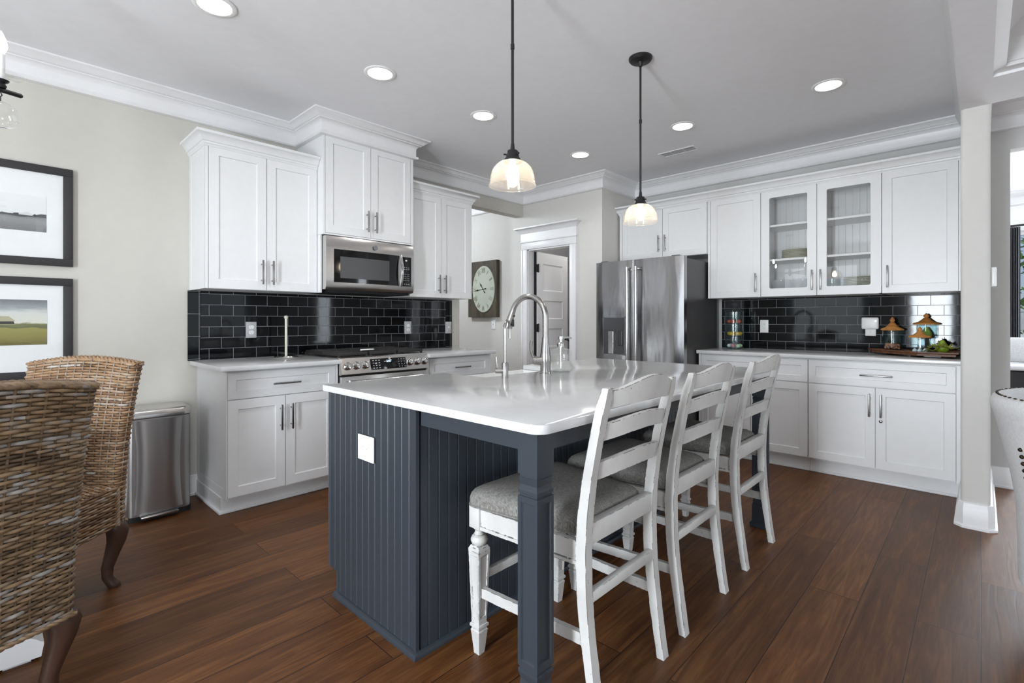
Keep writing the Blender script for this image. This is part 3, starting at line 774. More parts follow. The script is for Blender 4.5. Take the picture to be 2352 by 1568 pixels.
for bx, by in ((.15, .19), (.15, .47), (.378, .33), (.60, .19), (.60, .47)):
    m = MB(); m.lathe([(0, 0), (.055, 0), (.055, .004), (.036, .008), (.036, .016), (.03, .019), (0, .019)], (bx, by + .03, .922), 20); m.build('burner', 'iron', ck)
for gx in (.012, .262, .512):
    m = MB(); gw = .232
    for yy in (.085, .345, .605): m.box(gx, yy - .006, .935, gx + gw, yy + .006, .957, .003)
    for xx in (gx, gx + gw - .012): m.box(xx, .085, .932, xx + .012, .605, .957, .003)
    for yy in (.15, .21, .28, .41, .48, .54): m.box(gx + .01, yy - .004, .942, gx + gw - .01, yy + .004, .962, .002)
    m.box(gx + gw/2 - .005, .085, .94, gx + gw/2 + .005, .605, .960, .002)
    for xx in (gx + .002, gx + gw - .016):
        for yy in (.085, .595): m.box(xx, yy - .004, .922, xx + .014, yy + .01, .94)
    m.build('grate', 'iron', rg)

# ---- right wall: uppers --------------------------------------------------------------------------
RZ = -PI/2
UX = 4.62
UD = XR - UX
def upper_r(label, y0, y1, z0, z1, name='upper_cabinet'):
    return thing(name, label, 'cabinet', (UX, y0, z0), RZ)
H = 2.308 - UZ
# over the fridge
c = upper_r('short white cabinet above the fridge', 2.795, 1.853, 1.812, 2.308); w = 2.795 - 1.853; h2 = 2.308 - 1.812
m = MB(); m.box(.0, .0195, 0, w - .0005, UD - .001, h2); m.box(0, -.0, 0, .03, .02, h2); m.build('body', 'cab', c, 0)
door(c, .032, .487, 0, h2, .487 - .034, .142); door(c, .487, w - .01, 0, h2, .487 + .034, .142)
cornice(c, [(-.001, UD - .001), (-.001, 0), (w, 0)], h2)
c = upper_r('white single-door upper cabinet between the fridge and the glass doors', 1.852, 1.393, UZ, 2.308); w = 1.852 - 1.393
m = MB(); m.box(0, .0195, 0, w - .0005, UD - .001, H); m.box(0, 0, 0, .020, .02, H); m.build('body', 'cab', c, 0)
door(c, .021, w, 0, H, w - .036, .124); cornice(c, [(-.0003, 0), (w, 0)], H)
# glass-door cabinet
c = upper_r('white cabinet with two glass doors showing plates and glass bowls', 1.3925, .543, UZ, 2.308, 'display_cabinet'); w = 1.3925 - .543
m = MB(); m.box(0, .0195, 0, .018, UD - .001, H); m.box(w - .0185, .0195, 0, w - .0005, UD - .001, H); m.box(0, .0195, 0, w - .0005, UD - .001, .058); m.box(0, .0195, H - .018, w - .0005, UD - .001, H)
m.box(w/2 - .018, .0195, 0, w/2 + .018, .04, H)
m.build('body', 'cab', c, 0)
m = MB(); P = []; x = .018
while x < w - .02:
    P += [(x, UD - .012), (x + .044, UD - .012), (x + .047, UD - .008), (x + .050, UD - .012)]; x += .050
P = [(min(px, w - .02), py) for px, py in P]
R0 = [(px, py, .02) for px, py in P]; R1 = [(px, py, H - .018) for px, py in P]
m.loft([R0, R1], closed=False, caps=False); m.build('beadboard_back', 'cab', c, 0, recalc=False)
for sz in (.305, .600):
    m = MB(); m.box(.018, .030, sz, w - .019, UD - .013, sz + .018, .002); m.build('shelf', 'cab', c, 0)
glass_door(c, 0, w/2, 0, H, w/2 - .030, .124); glass_door(c, w/2, w, 0, H, w/2 + .030, .124); cornice(c, [(0, 0), (w, 0)], H)
c = upper_r('white single-door upper cabinet against the stub wall', .5425, .0895, UZ, 2.308); w = .5425 - .0895
m = MB(); m.box(0, .0195, 0, w, UD - .001, H); m.box(w - .021, 0, 0, w, .02, H); m.build('body', 'cab', c, 0)
door(c, 0, w - .022, 0, H, .036, .124); cornice(c, [(0, 0), (w, 0)], H)

# ---- right wall: base run ---------------------------------------------------------------------------
BX = 4.40; BD = XR - BX
c = thing('base_cabinet', 'white base cabinet next to the fridge, behind the stools', 'cabinet', (BX, 1.848, 0), RZ); w = 1.848 - .982
m = MB(); m.box(0, .0195, .105, w - .0005, BD - .001, .891); m.box(0, 0, .105, .02, .02, .891); m.build('body', 'cab', c, 0)
m = MB(); m.box(0, .068, 0, w - .0005, BD - .001, .105); m.box(0, .056, 0, w - .0005, .07, .018, .004); m.build('toe_kick', 'cab', c)
drawer(c, .021, w, .704, .882); door(c, .021, .443, .118, .701, .409, .56); door(c, .443, w, .118, .701, .477, .56)
c = thing('base_cabinet', 'white base cabinet with a small lock on one door, against the stub wall', 'cabinet', (BX, .9815, 0), RZ); w = .9815 - .0895
m = MB(); m.box(0, .0195, .105, w, BD - .001, .891); m.box(w - .028, 0, .105, w, .02, .891); m.build('body', 'cab', c, 0)
m = MB(); m.box(0, .068, 0, w, BD - .001, .105); m.box(0, .056, 0, w, .07, .018, .004); m.build('toe_kick', 'cab', c)
drawer(c, .002, w - .029, .704, .882); door(c, .002, .4275, .118, .701, .4275 - .034, .574); d = door(c, .4275, w - .029, .118, .701, .4275 + .034, .574)
m = MB(); m.lathe([(0, 0), (.011, 0), (.011, .004), (.008, .006), (0, .006)], (.4275 + .032, 0, .463), 20, Matrix.Rotation(PI/2, 4, 'X')); m.build('lock', 'nickel', d)
countertop('countertop', 'long white quartz countertop along the side wall holding the tray of jars', [(4.372, SY1 + .001), (XR - .012, SY1 + .001), (XR - .012, 1.8575) , (4.372, 1.8575)], .8915, .922)

# ---- fridge --------------------------------------------------------------------------------------------
f = thing('fridge', 'stainless french-door fridge with a water dispenser', 'refrigerator', (4.075, 2.736, 0), RZ); w = .893
m = MB(); m.box(.006, .075, .02, w - .026, .80, 1.735); m.box(.03, .10, .0, w - .03, .78, .02); m.build('case', 'fridge_side', f, 0)
m = MB(); m.box(.05, .02, 1.738, .12, .11, 1.758, .004); m.box(w - .12, .02, 1.738, w - .05, .11, 1.758, .004); m.build('hinge_cover', 'fridge_side', f)
def fdoor(name, x0, x1, z0, z1, cutter=None):
    m = MB(); n = 8; prof = []; R = []
    for k in range(n + 1):
        u = k / n; x = x0 + (x1 - x0) * u; e = .006 * (1 - (2 * u - 1) ** 2) + (.010 if 0 < k < n else 0)
        R.append([(x, .012 - e, z0), (x, .012 - e, z1), (x, .072, z1), (x, .072, z0)])
    m.loft(R); return m.build(name, 'fridge', f, 30)
fl = fdoor('door', .002, .4175, .70, 1.747); fr = fdoor('door', .4205, w - .002, .70, 1.747)
fd = fdoor('freezer_drawer', .002, w - .002, .04, .692)
for d, x in ((fl, .374), (fr, .464)):
    m = MB(); m.tube([(x, -.05, .80), (x, -.05, 1.66)], .0125, 12)
    for z in (.80, 1.66): m.tube([(x, .0, z), (x, -.05, z)], .0115, 10); m.lathe([(.0125, -.02), (.0155, -.018), (.0155, .018), (.0125, .02)], (x, -.05, z), 14)
    m.build('handle', 'steel', d)
m = MB(); m.tube([(.06, -.05, .62), (w - .06, -.05, .62)], .0125, 12)
for x in (.10, w - .10): m.tube([(x, .0, .62), (x, -.05, .62)], .0115, 10)
m.build('handle', 'steel', fd)
m = MB()
for a, b, c_, d_ in ((.096, .86, .334, .868), (.096, 1.214, .334, 1.222), (.096, .86, .102, 1.222), (.328, .86, .334, 1.222)): m.box(a, -.009, b, c_, .004, d_)
di = m.build('dispenser', 'fridge', fl, 0)
m = MB(); m.box(.102, -.007, 1.10, .328, .004, 1.214); m.build('display', plain('dispenser_panel', '515152', .2, metal=.3), di, 0)
m = MB(); m.box(.102, -.0045, .868, .328, .002, 1.10); m.build('recess', plain('dispenser_recess', '5b5a5a', .3, metal=.6), di, 0)
m = MB(); m.box(.255, -.016, .95, .305, -.004, 1.09, .004); m.build('paddle', plain('dispenser_paddle', '3a3a3b', .25), di, 0)
m = MB(); m.box(.150, -.010, .872, .205, -.004, 1.085, .002); m.build('spill_guard', 'steel', di, 0)
# ================================================================== island
IX0, IX1, IY0, IY1 = 1.034, 3.08, 1.445, 2.10
isl = thing('kitchen_island', 'dark blue-grey beadboard island with turned corner posts under a white top', 'island', (IX0, IY0, 0))
LX, LY = IX1 - IX0, IY1 - IY0
def bead(a0, a1, depth=.004, step=.046):
    P = []; a = a0
    while a < a1 - .004:
        e = min(a + step, a1)
        P += [(a, 0), (max(a, e - .008), 0), (e - .0055, depth), (e - .003, depth)]; a = e
    P.append((a1, 0)); return P
m = MB()          # end panel: grooved boards, toe notch at the far lower corner (panel faces -x)
for z0, z1, y1 in ((.105, .874, LY), (0, .105, LY - .075)):
    P = [(d, y) for y, d in bead(0, y1)]; P = [(d * .5, y) for d, y in P]; R = [(d, y, z0) for d, y in P] ; R2 = [(d, y, z1) for d, y in P]
    m.loft([R, R2], closed=False, caps=False)
m.prism([(.006, 0, 0), (.006, LY - .075, 0), (.006, LY - .075, .105), (.006, LY, .105), (.006, LY, .874), (.006, 0, .874)], (.012, 0, 0))
m.box(-.003, -.003, 0, .012, .012, .874)
m.build('end_panel', 'navy', isl, 0, recalc=False)
m = MB()
P = [(x, y * .45) for x, y in bead(.012, LX)]; m.loft([[(x, y, 0) for x, y in P], [(x, y, .874) for x, y in P]], closed=False, caps=False); m.box(.012, .006, 0, LX, .018, .874)
m.build('back_panel', 'navy', isl, 0, recalc=False)
m = MB(); m.box(LX - .018, .018, 0, LX, LY - .075, .874); m.box(LX - .018, LY - .075, .105, LX, LY, .874); m.build('end_panel', 'navy', isl, 0)
m = MB(); m.box(.018, LY - .09, 0, LX - .018, LY - .075, .105); m.box(.018, LY - .10, .105, .66, LY - .02, .874); m.box(1.33, LY - .10, .105, LX - .018, LY - .02, .874); m.box(.66, LY - .10, .105, 1.33, LY - .02, .60); m.build('body', 'navy', isl, 0)
for x0, x1, zz in ((.02, .34, .868), (.34, .66, .868), (.67, .995, .595), (.995, 1.32, .595), (1.335, 1.68, .868), (1.68, 2.025, .868)):
    m = MB(); shaker(m, x0 + G, x1 - G, .112, zz); bmesh.ops.transform(m.bm, matrix=T(x0 + x1, LY, 0) @ Matrix.Rotation(PI, 4, 'Z'), verts=m.bm.verts[:]); d = m.build('door', 'navy', isl, 0)
m = MB(); q = [(0, 0), (.018, 0), (.018, .006), (.013, .016), (.004, .020), (0, .020)]
m.sweep([(0, LY - .07), (0, 0), (LX, 0)], q, side=-1); m.build('shoe_moulding', 'navy', isl)
# overhang frame: aprons and two posts
PX0, PY0, PS = 1.040 - IX0, .8895 - IY0, .073
PX1 = 3.035 - IX0
def post(px, py):
    m = MB(); c = PS / 2; cx, cy = px + c, py + c; k = PS / .073
    def sq(h, z): return [(cx - h, cy - h, z), (cx + h, cy - h, z), (cx + h, cy + h, z), (cx - h, cy + h, z)]
    top = [(.0365, .8745), (.0365, .752), (.032, .750), (.032, .744), (.0345, .742), (.031, .722), (.0325, .712), (.0358, .707), (.0358, .698), (.0325, .696), (.0325, .691), (.0365, .689)]
    bot = [(.0365, .205), (.0325, .203), (.0325, .198), (.0358, .196), (.0358, .187), (.031, .168), (.0335, .130), (.0365, .128), (.0365, .034), (.046, .024), (.046, 0)]
    m.loft([sq(h, z) for h, z in top]); m.loft([sq(h, z) for h, z in bot])
    for a in range(4):
        p = MB(); panel_face(p, -.0365, .0365, .205, .689, -.0365, [(-.0255, .0255, .222, .672)], .007, .004)
        bmesh.ops.transform(p.bm, matrix=T(cx, cy, 0) @ Matrix.Rotation(a * PI/2, 4, 'Z'), verts=p.bm.verts[:])
        me = bpy.data.meshes.new('tmp'); p.bm.to_mesh(me); p.bm.free(); m.bm.from_mesh(me); bpy.data.meshes.remove(me)
    return m.build('leg', 'navy', isl, 0, recalc=False)
post(PX0, PY0); post(PX1, PY0)
m = MB(); m.box(PX0 + .006, PY0 + PS, .818, PX0 + .026, -.012, .8745); m.build('apron', 'navy', isl, 0)
m = MB(); m.box(PX0 + PS, PY0 + .006, .818, PX1, PY0 + .026, .8745); m.build('apron', 'navy', isl, 0)
m = MB(); m.box(PX1 + PS - .026, PY0 + PS, .818, PX1 + PS - .006, -.006, .8745); m.build('apron', 'navy', isl, 0)
r = .045
CT = arc(1.017 + r, .859 + r, r, PI, 1.5 * PI) + arc(3.15 - r, .859 + r, r, -PI/2, 0) + [(3.15, 2.12), (2.342, 2.12), (2.342, 1.80), (1.706, 1.80), (1.706, 2.12), (1.017, 2.12)]
countertop('countertop', 'large glossy white quartz top of the island', CT, .8750, .903)

sk = thing('kitchen_sink', 'white apron-front sink set into the island', 'sink', (2.024, 1.96, .8745))
m = MB()
a, b, c0, d0, h = -.325, .325, -.168, .172, .225      # outer box, basin inside
m.box(a, c0, -h, b, d0, -h + .03); m.box(a, c0, -h + .03, a + .018, d0, 0); m.box(b - .018, c0, -h + .03, b, d0, 0); m.box(a + .018, c0, -h + .03, b - .018, c0 + .018, 0); m.box(a + .018, d0 - .022, -h + .03, b - .018, d0, 0)
m.build('basin', 'ceramic', sk, 0)
m = MB(); m.lathe([(0, -h + .031), (.045, -h + .031), (.04, -h + .034), (0, -h + .032)]); m.build('drain', 'chrome', sk)

# ---- taps ---------------------------------------------------------------------------------------
fa = thing('kitchen_faucet', 'tall brushed nickel gooseneck faucet behind the sink', 'faucet', (2.062, 1.705, .903))
m = MB(); m.lathe([(0, 0), (.031, 0), (.031, .004), (.0285, .006), (.0275, .045), (.030, .06), (.030, .085), (.026, .11), (.0205, .16), (.0185, .19), (.0185, .194), (0, .194)], n=24); m.build('base', 'tap_nickel', fa)
dv = Vector((-.12, .993, 0)).normalized()
P = [Vector((0, 0, .19))]
P += [Vector((0, 0, .26))]
R_ = .112
for k in range(0, 19):
    a = PI - k * math.radians(163) / 18; P.append(dv * (R_ + R_ * math.cos(a)) + Vector((0, 0, .305 + R_ * math.sin(a))))
m = MB(); m.tube(P, .0158, 14); m.build('spout', 'tap_nickel', fa)
e = P[-1]; t_ = (P[-1] - P[-2]).normalized()
m = MB(); m.tube([e, e + t_ * .03, e + t_ * .05, e + t_ * .085, e + t_ * .10], [.0162, .018, .020, .026, .025], 16); hd = m.build('spray_head', 'tap_nickel', fa)
sd = Vector((t_.z, 0, 0)); n_ = dv.cross(t_).normalized(); o_ = t_.cross(n_)
m = MB(); m.ball(e + t_ * .022 - o_ * .019, .006); m.box(-.004, -.006, -.02, .004, .006, .02, .002, M4=T(*(e + t_ * .062 - o_ * .027))); m.build('spray_button', 'black', hd)
lv = Vector((-.55, .60, 0)).normalized()
m = MB(); m.tube([Vector((0, 0, .070)), lv * .03 + Vector((0, 0, .068)), lv * .062 + Vector((0, 0, .068)), lv * .070 + Vector((0, 0, .068))], [.026, .0245, .023, .015], 16)
m.tube([lv * .055 + Vector((0, 0, .078)), lv * .068 + Vector((0, 0, .095)), lv * .077 + Vector((0, 0, .125)), lv * .078 + Vector((0, 0, .158)), lv * .074 + Vector((0, 0, .175))], [.013, .010, .0085, .008, .0075], 10); m.build('lever', 'tap_nickel', fa)

ro = thing('filtered_water_faucet', 'slim chrome drinking-water tap with a small lever next to the sink', 'faucet', (1.755, 1.71, .903))
m = MB(); m.lathe([(0, 0), (.0165, 0), (.0165, .075), (.0155, .077), (0, .077)], n=20); m.build('base', 'tap_nickel', ro)
dv2 = Vector((.87, .48, 0)).normalized(); P = [Vector((0, 0, .07)), Vector((0, 0, .15)), Vector((0, 0, .215))]; r2 = .045
for k in range(13):
    a = PI - k * math.radians(182) / 12; P.append(dv2 * (r2 + r2 * math.cos(a)) + Vector((0, 0, .24 + r2 * math.sin(a))))
P.append(P[-1] + Vector((.001, 0, -.045)))
m = MB(); m.tube(P, .0062, 10); m.build('spout', 'tap_nickel', ro)
l2 = Vector((-.62, .50, 0)).normalized()
m = MB(); m.tube([Vector((0, 0, .036)), l2 * .048 + Vector((0, 0, .036))], .0125, 14); m.tube([l2 * .040 + Vector((0, 0, .045)), l2 * .041 + Vector((0, 0, .062)), l2 * .044 + Vector((0, 0, .105))], [.0035, .006, .006], 10); m.build('lever', 'tap_nickel', ro)

sp = thing('soap_dispenser', 'square clear glass soap bottle with a chrome pump beside the faucet', 'soap dispenser', (2.19, 1.70, .903), math.radians(-5))
m = MB(); h = .0445
def rsq(hw, z, r=.012, n=4):
    P = []
    for cx, cy, a0 in ((hw - r, hw - r, 0), (-hw + r, hw - r, PI/2), (-hw + r, -hw + r, PI), (hw - r, -hw + r, 1.5 * PI)):
        for k in range(n + 1): a = a0 + k * PI / 2 / n; P.append((cx + r * math.cos(a), cy + r * math.sin(a), z))
    return P
m.loft([rsq(h - .004, 0), rsq(h, .006), rsq(h, .116), rsq(h - .004, .124), rsq(.024, .128, .02), rsq(.019, .132, .016), rsq(.019, .142, .016)]); m.build('bottle', 'bottle', sp)
m = MB(); m.loft([rsq(h - .008, .008), rsq(h - .006, .012), rsq(h - .006, .098)]); m.build('soap', 'liquid', sp)
m = MB(); m.loft([rsq(h - .008, .002), rsq(h - .006, .007)]); m.build('glass_foot', 'teal_glass', sp)
m = MB(); m.lathe([(0, .140), (.021, .140), (.021, .156), (.013, .162), (.008, .165), (.008, .178), (.014, .180), (.014, .196), (0, .198)], n=20)
m.tube([(0, 0, .190), (.03, -.03, .191), (.042, -.042, .184)], [.0055, .005, .0045], 8); m.tube([(0, 0, .02), (0, 0, .14)], .003, 6); m.build('pump', 'chrome', sp)

# ---- outlet in the island end ---------------------------------------------------------------------
def outlet(label, loc, rz, horizontal=False, kind='outlet', cat='outlet', group=None, slot=True, w=.072, h=.117, pm='white', dp=.0065):
    """plate lies in the local xz plane facing -y"""
    t = thing('wall_' + kind if kind != 'outlet' else 'power_outlet', label, cat, loc, rz, group)
    m = MB(); m.box(-w/2, -.0065, -h/2, w/2, max(0, dp - .0065), h/2, .0025); m.build('cover_plate', pm, t)
    if kind == 'outlet':
        for s in (-1, 1):
            m = MB(); P = []
            for k in range(20): a = 2 * PI * k / 20; P.append((.0172 * math.cos(a), -.0062, s * .0195 + max(-.0135, min(.0135, .0172 * math.sin(a)))))
            m.prism(P, (0, -.0018, 0)); fc = m.build('socket', 'ceramic', t, 0)
            m = MB(); m.box(-.0072, -.0083, s * .0195 + .000, -.0055, -.0079, s * .0195 + .0085); m.box(.0055, -.0083, s * .0195 + .001, .0070, -.0079, s * .0195 + .0078); m.ball((0, -.0078, s * .0195 - .007), .0028, .0006, .0028, 8); m.build('slots', 'print', fc, 0)
    else:
        m = MB(); m.box(-.006, -.016, -.004, .006, -.006, .012, .002); m.build('toggle', 'ceramic', t)
    if horizontal: t.rotation_euler = (0, PI/2, rz)
    return t
outlet('white double outlet mounted sideways in the dark island end panel', (1.034 - .0035, 1.771, .681), -PI/2, True, w=.10, h=.117)

# ================================================================== counter stools
def stool_back(z):
    Z = [0, .13, .26, .385, .5, .6, .72, .83, .91, .995, 1.05]; Y = [.803, .822, .838, .847, .849, .844, .829, .808, .790, .768, .753]; K = [.026, .028, .033, .036, .037, .035, .032, .030, .029, .028, .028]
    for i in range(len(Z) - 1):
        if Z[i] <= z <= Z[i + 1]:
            f = (z - Z[i]) / (Z[i + 1] - Z[i]); return Y[i] + (Y[i + 1] - Y[i]) * f - 1.07, K[i] + (K[i + 1] - K[i]) * f
    return Y[-1] - 1.07, K[-1]
def make_stool(label, x):
    t = thing('counter_stool', label, 'stool', (x, 1.07, 0), 0, 'white counter stools along the island')
    for s in (-1, 1):
        R = []
        for k in range(25):
            z = .992 * k / 24; yb, th = stool_back(z); w0 = .187 - (.0 if z > .2 else .003); w1 = .221
            e = .004 if k == 24 else 0
            R.append([(s * (w0 + e), yb + e, z), (s * (w1 - e), yb + e, z), (s * (w1 - e), yb + th - e, z), (s * (w0 + e), yb + th - e, z)])
        m = MB(); m.loft(R); m.build('leg', 'stool', t, 30)
    def rail(name, zl, zh, thick, bow, hw=.188):
        R = []; n = 20
        for k in range(n + 1):
            u = -1 + 2 * k / n; a, b = zl(u), zh(u); ring = []
            for z, side in ((a, 0), (b, 0), (b, 1), (a, 1)):
                yb, th = stool_back(z); y = yb + th / 2 - bow * (1 - u * u) + (thick / 2 if side else -thick / 2); ring.append((hw * u, y, z))
            R.append(ring)
        m = MB(); m.loft(R); return m.build(name, 'stool', t, 30)
    rail('backrest', lambda u: .928 + .012 * math.cos(u * PI / 2), lambda u: .984 + .036 * (.5 + .5 * math.cos(PI * u)) ** .8, .019, .032)
    rail('slat', lambda u: .828 + .020 * math.cos(u * PI / 2), lambda u: .880 + .022 * math.cos(u * PI / 2), .016, .034)
    rail('slat', lambda u: .708 + .020 * math.cos(u * PI / 2), lambda u: .762 + .022 * math.cos(u * PI / 2), .016, .034)
    for s in (-1, 1):                                            # turned and panelled front legs
        cx, cy = s * .226, 1.305 - 1.07; m = MB()
        def sq(h, z): return [(cx - h, cy - h, z), (cx + h, cy - h, z), (cx + h, cy + h, z), (cx - h, cy + h, z)]
        m.box(cx - .026, cy - .026, .450, cx + .026, cy + .026, .528, .002)
        m.lathe([(.020, .452), (.020, .446), (.015, .440), (.0155, .432), (.019, .427), (.0185, .424), (.026, .419), (.0305, .409), (.0305, .403), (.026, .393), (.021, .389), (.022, .385), (.026, .380)], (cx, cy, 0), 24)
        m.loft([sq(.021, .387), sq(.0275, .375), sq(.0275, .368)])
        m.loft([sq(.0195, .118), sq(.0195, .110), sq(.024, .106), sq(.024, .098), sq(.019, .092), sq(.019, .088), sq(.022, .084), sq(.021, .078), sq(.0135, 0)])
        h0, z0, h1, z1 = .0195, .118, .0275, .368
        for a in range(4):
            M4 = T(cx, cy, 0) @ Matrix.Rotation(a * PI / 2, 4, 'Z')
            def q(u, z, d=0):
                f = (z - z0) / (z1 - z0); h = h0 + (h1 - h0) * f; return M4 @ Vector((u * h, -h + d, z))
            o = [q(-1, z0), q(1, z0), q(1, z1), q(-1, z1)]; i = [q(-.66, z0 + .014), q(.66, z0 + .014), q(.66, z1 - .014), q(-.66, z1 - .014)]; j = [q(-.56, z0 + .017, .003), q(.56, z0 + .017, .003), q(.56, z1 - .017, .003), q(-.56, z1 - .017, .003)]
            for A, B in ((o, i), (i, j)):
                for k in range(4): l = (k + 1) % 4; m.face([A[k], A[l], B[l], B[k]])
            m.face(j)
        m.build('leg', 'stool', t, 30)
    m = MB()
    for s in (-1, 1):
        a = Vector((s * .243, 1.28 - 1.07, 0)); b = Vector((s * .213, .885 - 1.07, 0)); n_ = Vector((-s * .020, 0, 0))
        m.prism([(a.x, a.y, .456), (b.x, b.y, .456), (b.x + n_.x, b.y, .456), (a.x + n_.x, a.y, .456)], (0, 0, .066))
        m.prism([(a.x + s * .004, a.y, .450), (b.x + s * .004, b.y, .450), (b.x + n_.x, b.y, .450), (a.x + n_.x, a.y, .450)], (0, 0, .012))
    m.box(-.202, 1.305 - 1.07 + .004, .456, .202, 1.305 - 1.07 + .022, .522); m.box(-.188, .85 - 1.07, .512, .188, .878 - 1.07, .576, .002)
    m.build('seat_frame', 'stool', t, 30)
    m = MB(); n = 14; R = []                                        # padded seat with a rolled edge
    def outline(k_, z):
        P = []; y0, y1 = .884 - 1.07, 1.348 - 1.07; r = .045
        for cx, cy, a0 in ((1, y1, 0), (-1, y1, PI/2), (-1, y0, PI), (1, y0, 1.5 * PI)):
            hw = (.258 if cy > 0 else .200); 
            for q in range(7):
                a = a0 + q * PI / 12; P.append(((cx * (hw - r) + r * math.cos(a)) * k_, (cy - math.copysign(r, cy) + r * math.sin(a) - .05) * k_ + .05, z))
        return P
    prof = [(.97, .523), (.992, .527), (1.0, .540), (1.0, .553), (.985, .568), (.95, .580), (.88, .590), (.75, .597), (.55, .602), (.3, .604), (.05, .605)]
    m.loft([outline(k_, z) for k_, z in prof]); cu = m.build('seat_cushion', 'linen', t, 60)
    m = MB(); m.tube([p for p in outline(.998, .531)], .0042, 6, loop=True); m.build('piping', 'linen', cu)
    for s in (-1, 1):
        m = MB(); a = Vector((s * .226, 1.29 - 1.07, .222)); b = Vector((s * .204, .868 - 1.07, .232)); m.tube([a, b], .0225, 4); 
        m.bm.free(); m = MB()
        m.loft([[(a.x - .009, a.y, a.z - .018), (a.x + .009, a.y, a.z - .018), (a.x + .009, a.y, a.z + .018), (a.x - .009, a.y, a.z + .018)], [(b.x - .009, b.y, b.z - .018), (b.x + .009, b.y, b.z - .018), (b.x + .009, b.y, b.z + .018), (b.x - .009, b.y, b.z + .018)]]); m.build('stretcher', 'stool', t, 30)
    m = MB(); m.box(-.188, .845 - 1.07, .340, .188, .867 - 1.07, .374, .002); m.build('stretcher', 'stool', t, 30)
    m = MB(); m.box(-.203, 1.297 - 1.07, .255, .203, 1.313 - 1.07, .288, .002); m.build('stretcher', 'stool', t, 30)
    return t
s0 = make_stool('white distressed ladder-back stool at the island corner by the front post', 1.433)
for x, lb in ((2.012, 'white distressed ladder-back stool standing between the other two at the island'), (2.687, 'white distressed ladder-back stool at the island end nearest the fridge and far post')):
    c = copy_tree(s0); c.location.x = x; c['label'] = lb
# ================================================================== dining corner
def strand_attr(o, vals):
    a = o.data.attributes.new('strand', 'FLOAT', 'FACE'); a.data.foreach_set('value', vals)
def weave(name, mat, parent, loops, rad, stakes, amp, sides=6, per=3, seed=1, flat=.8):
    """rows of reed woven round a closed contour; loops = [f(s in 0..1) -> (point, normal)]"""
    rnd = random.Random(seed); m = MB(); vals = []
    for ri, f in enumerate(loops):
        npt = stakes * per; P = []
        for k in range(npt):
            s = k / npt; p, n = f(s); w = math.sin(PI * (k / per) + (PI if ri % 2 else 0)); P.append(Vector(p) + Vector(n) * amp * (w if abs(w) < .8 else math.copysign(.8, w)))
        fs = m.tube(P, rad * rnd.uniform(.88, 1.1), sides, loop=True); n_ = len(fs) // npt
        base = rnd.random(); cur = base; seg = 0; v = []
        for k in range(npt):
            if seg <= 0: cur = min(1, max(0, rnd.gauss(.5, .26))); seg = rnd.randint(per * 2, per * 7)
            seg -= 1; v += [cur] * n_
        vals += v
    o = m.build(name, mat, parent, 60, recalc=False); strand_attr(o, vals); return o
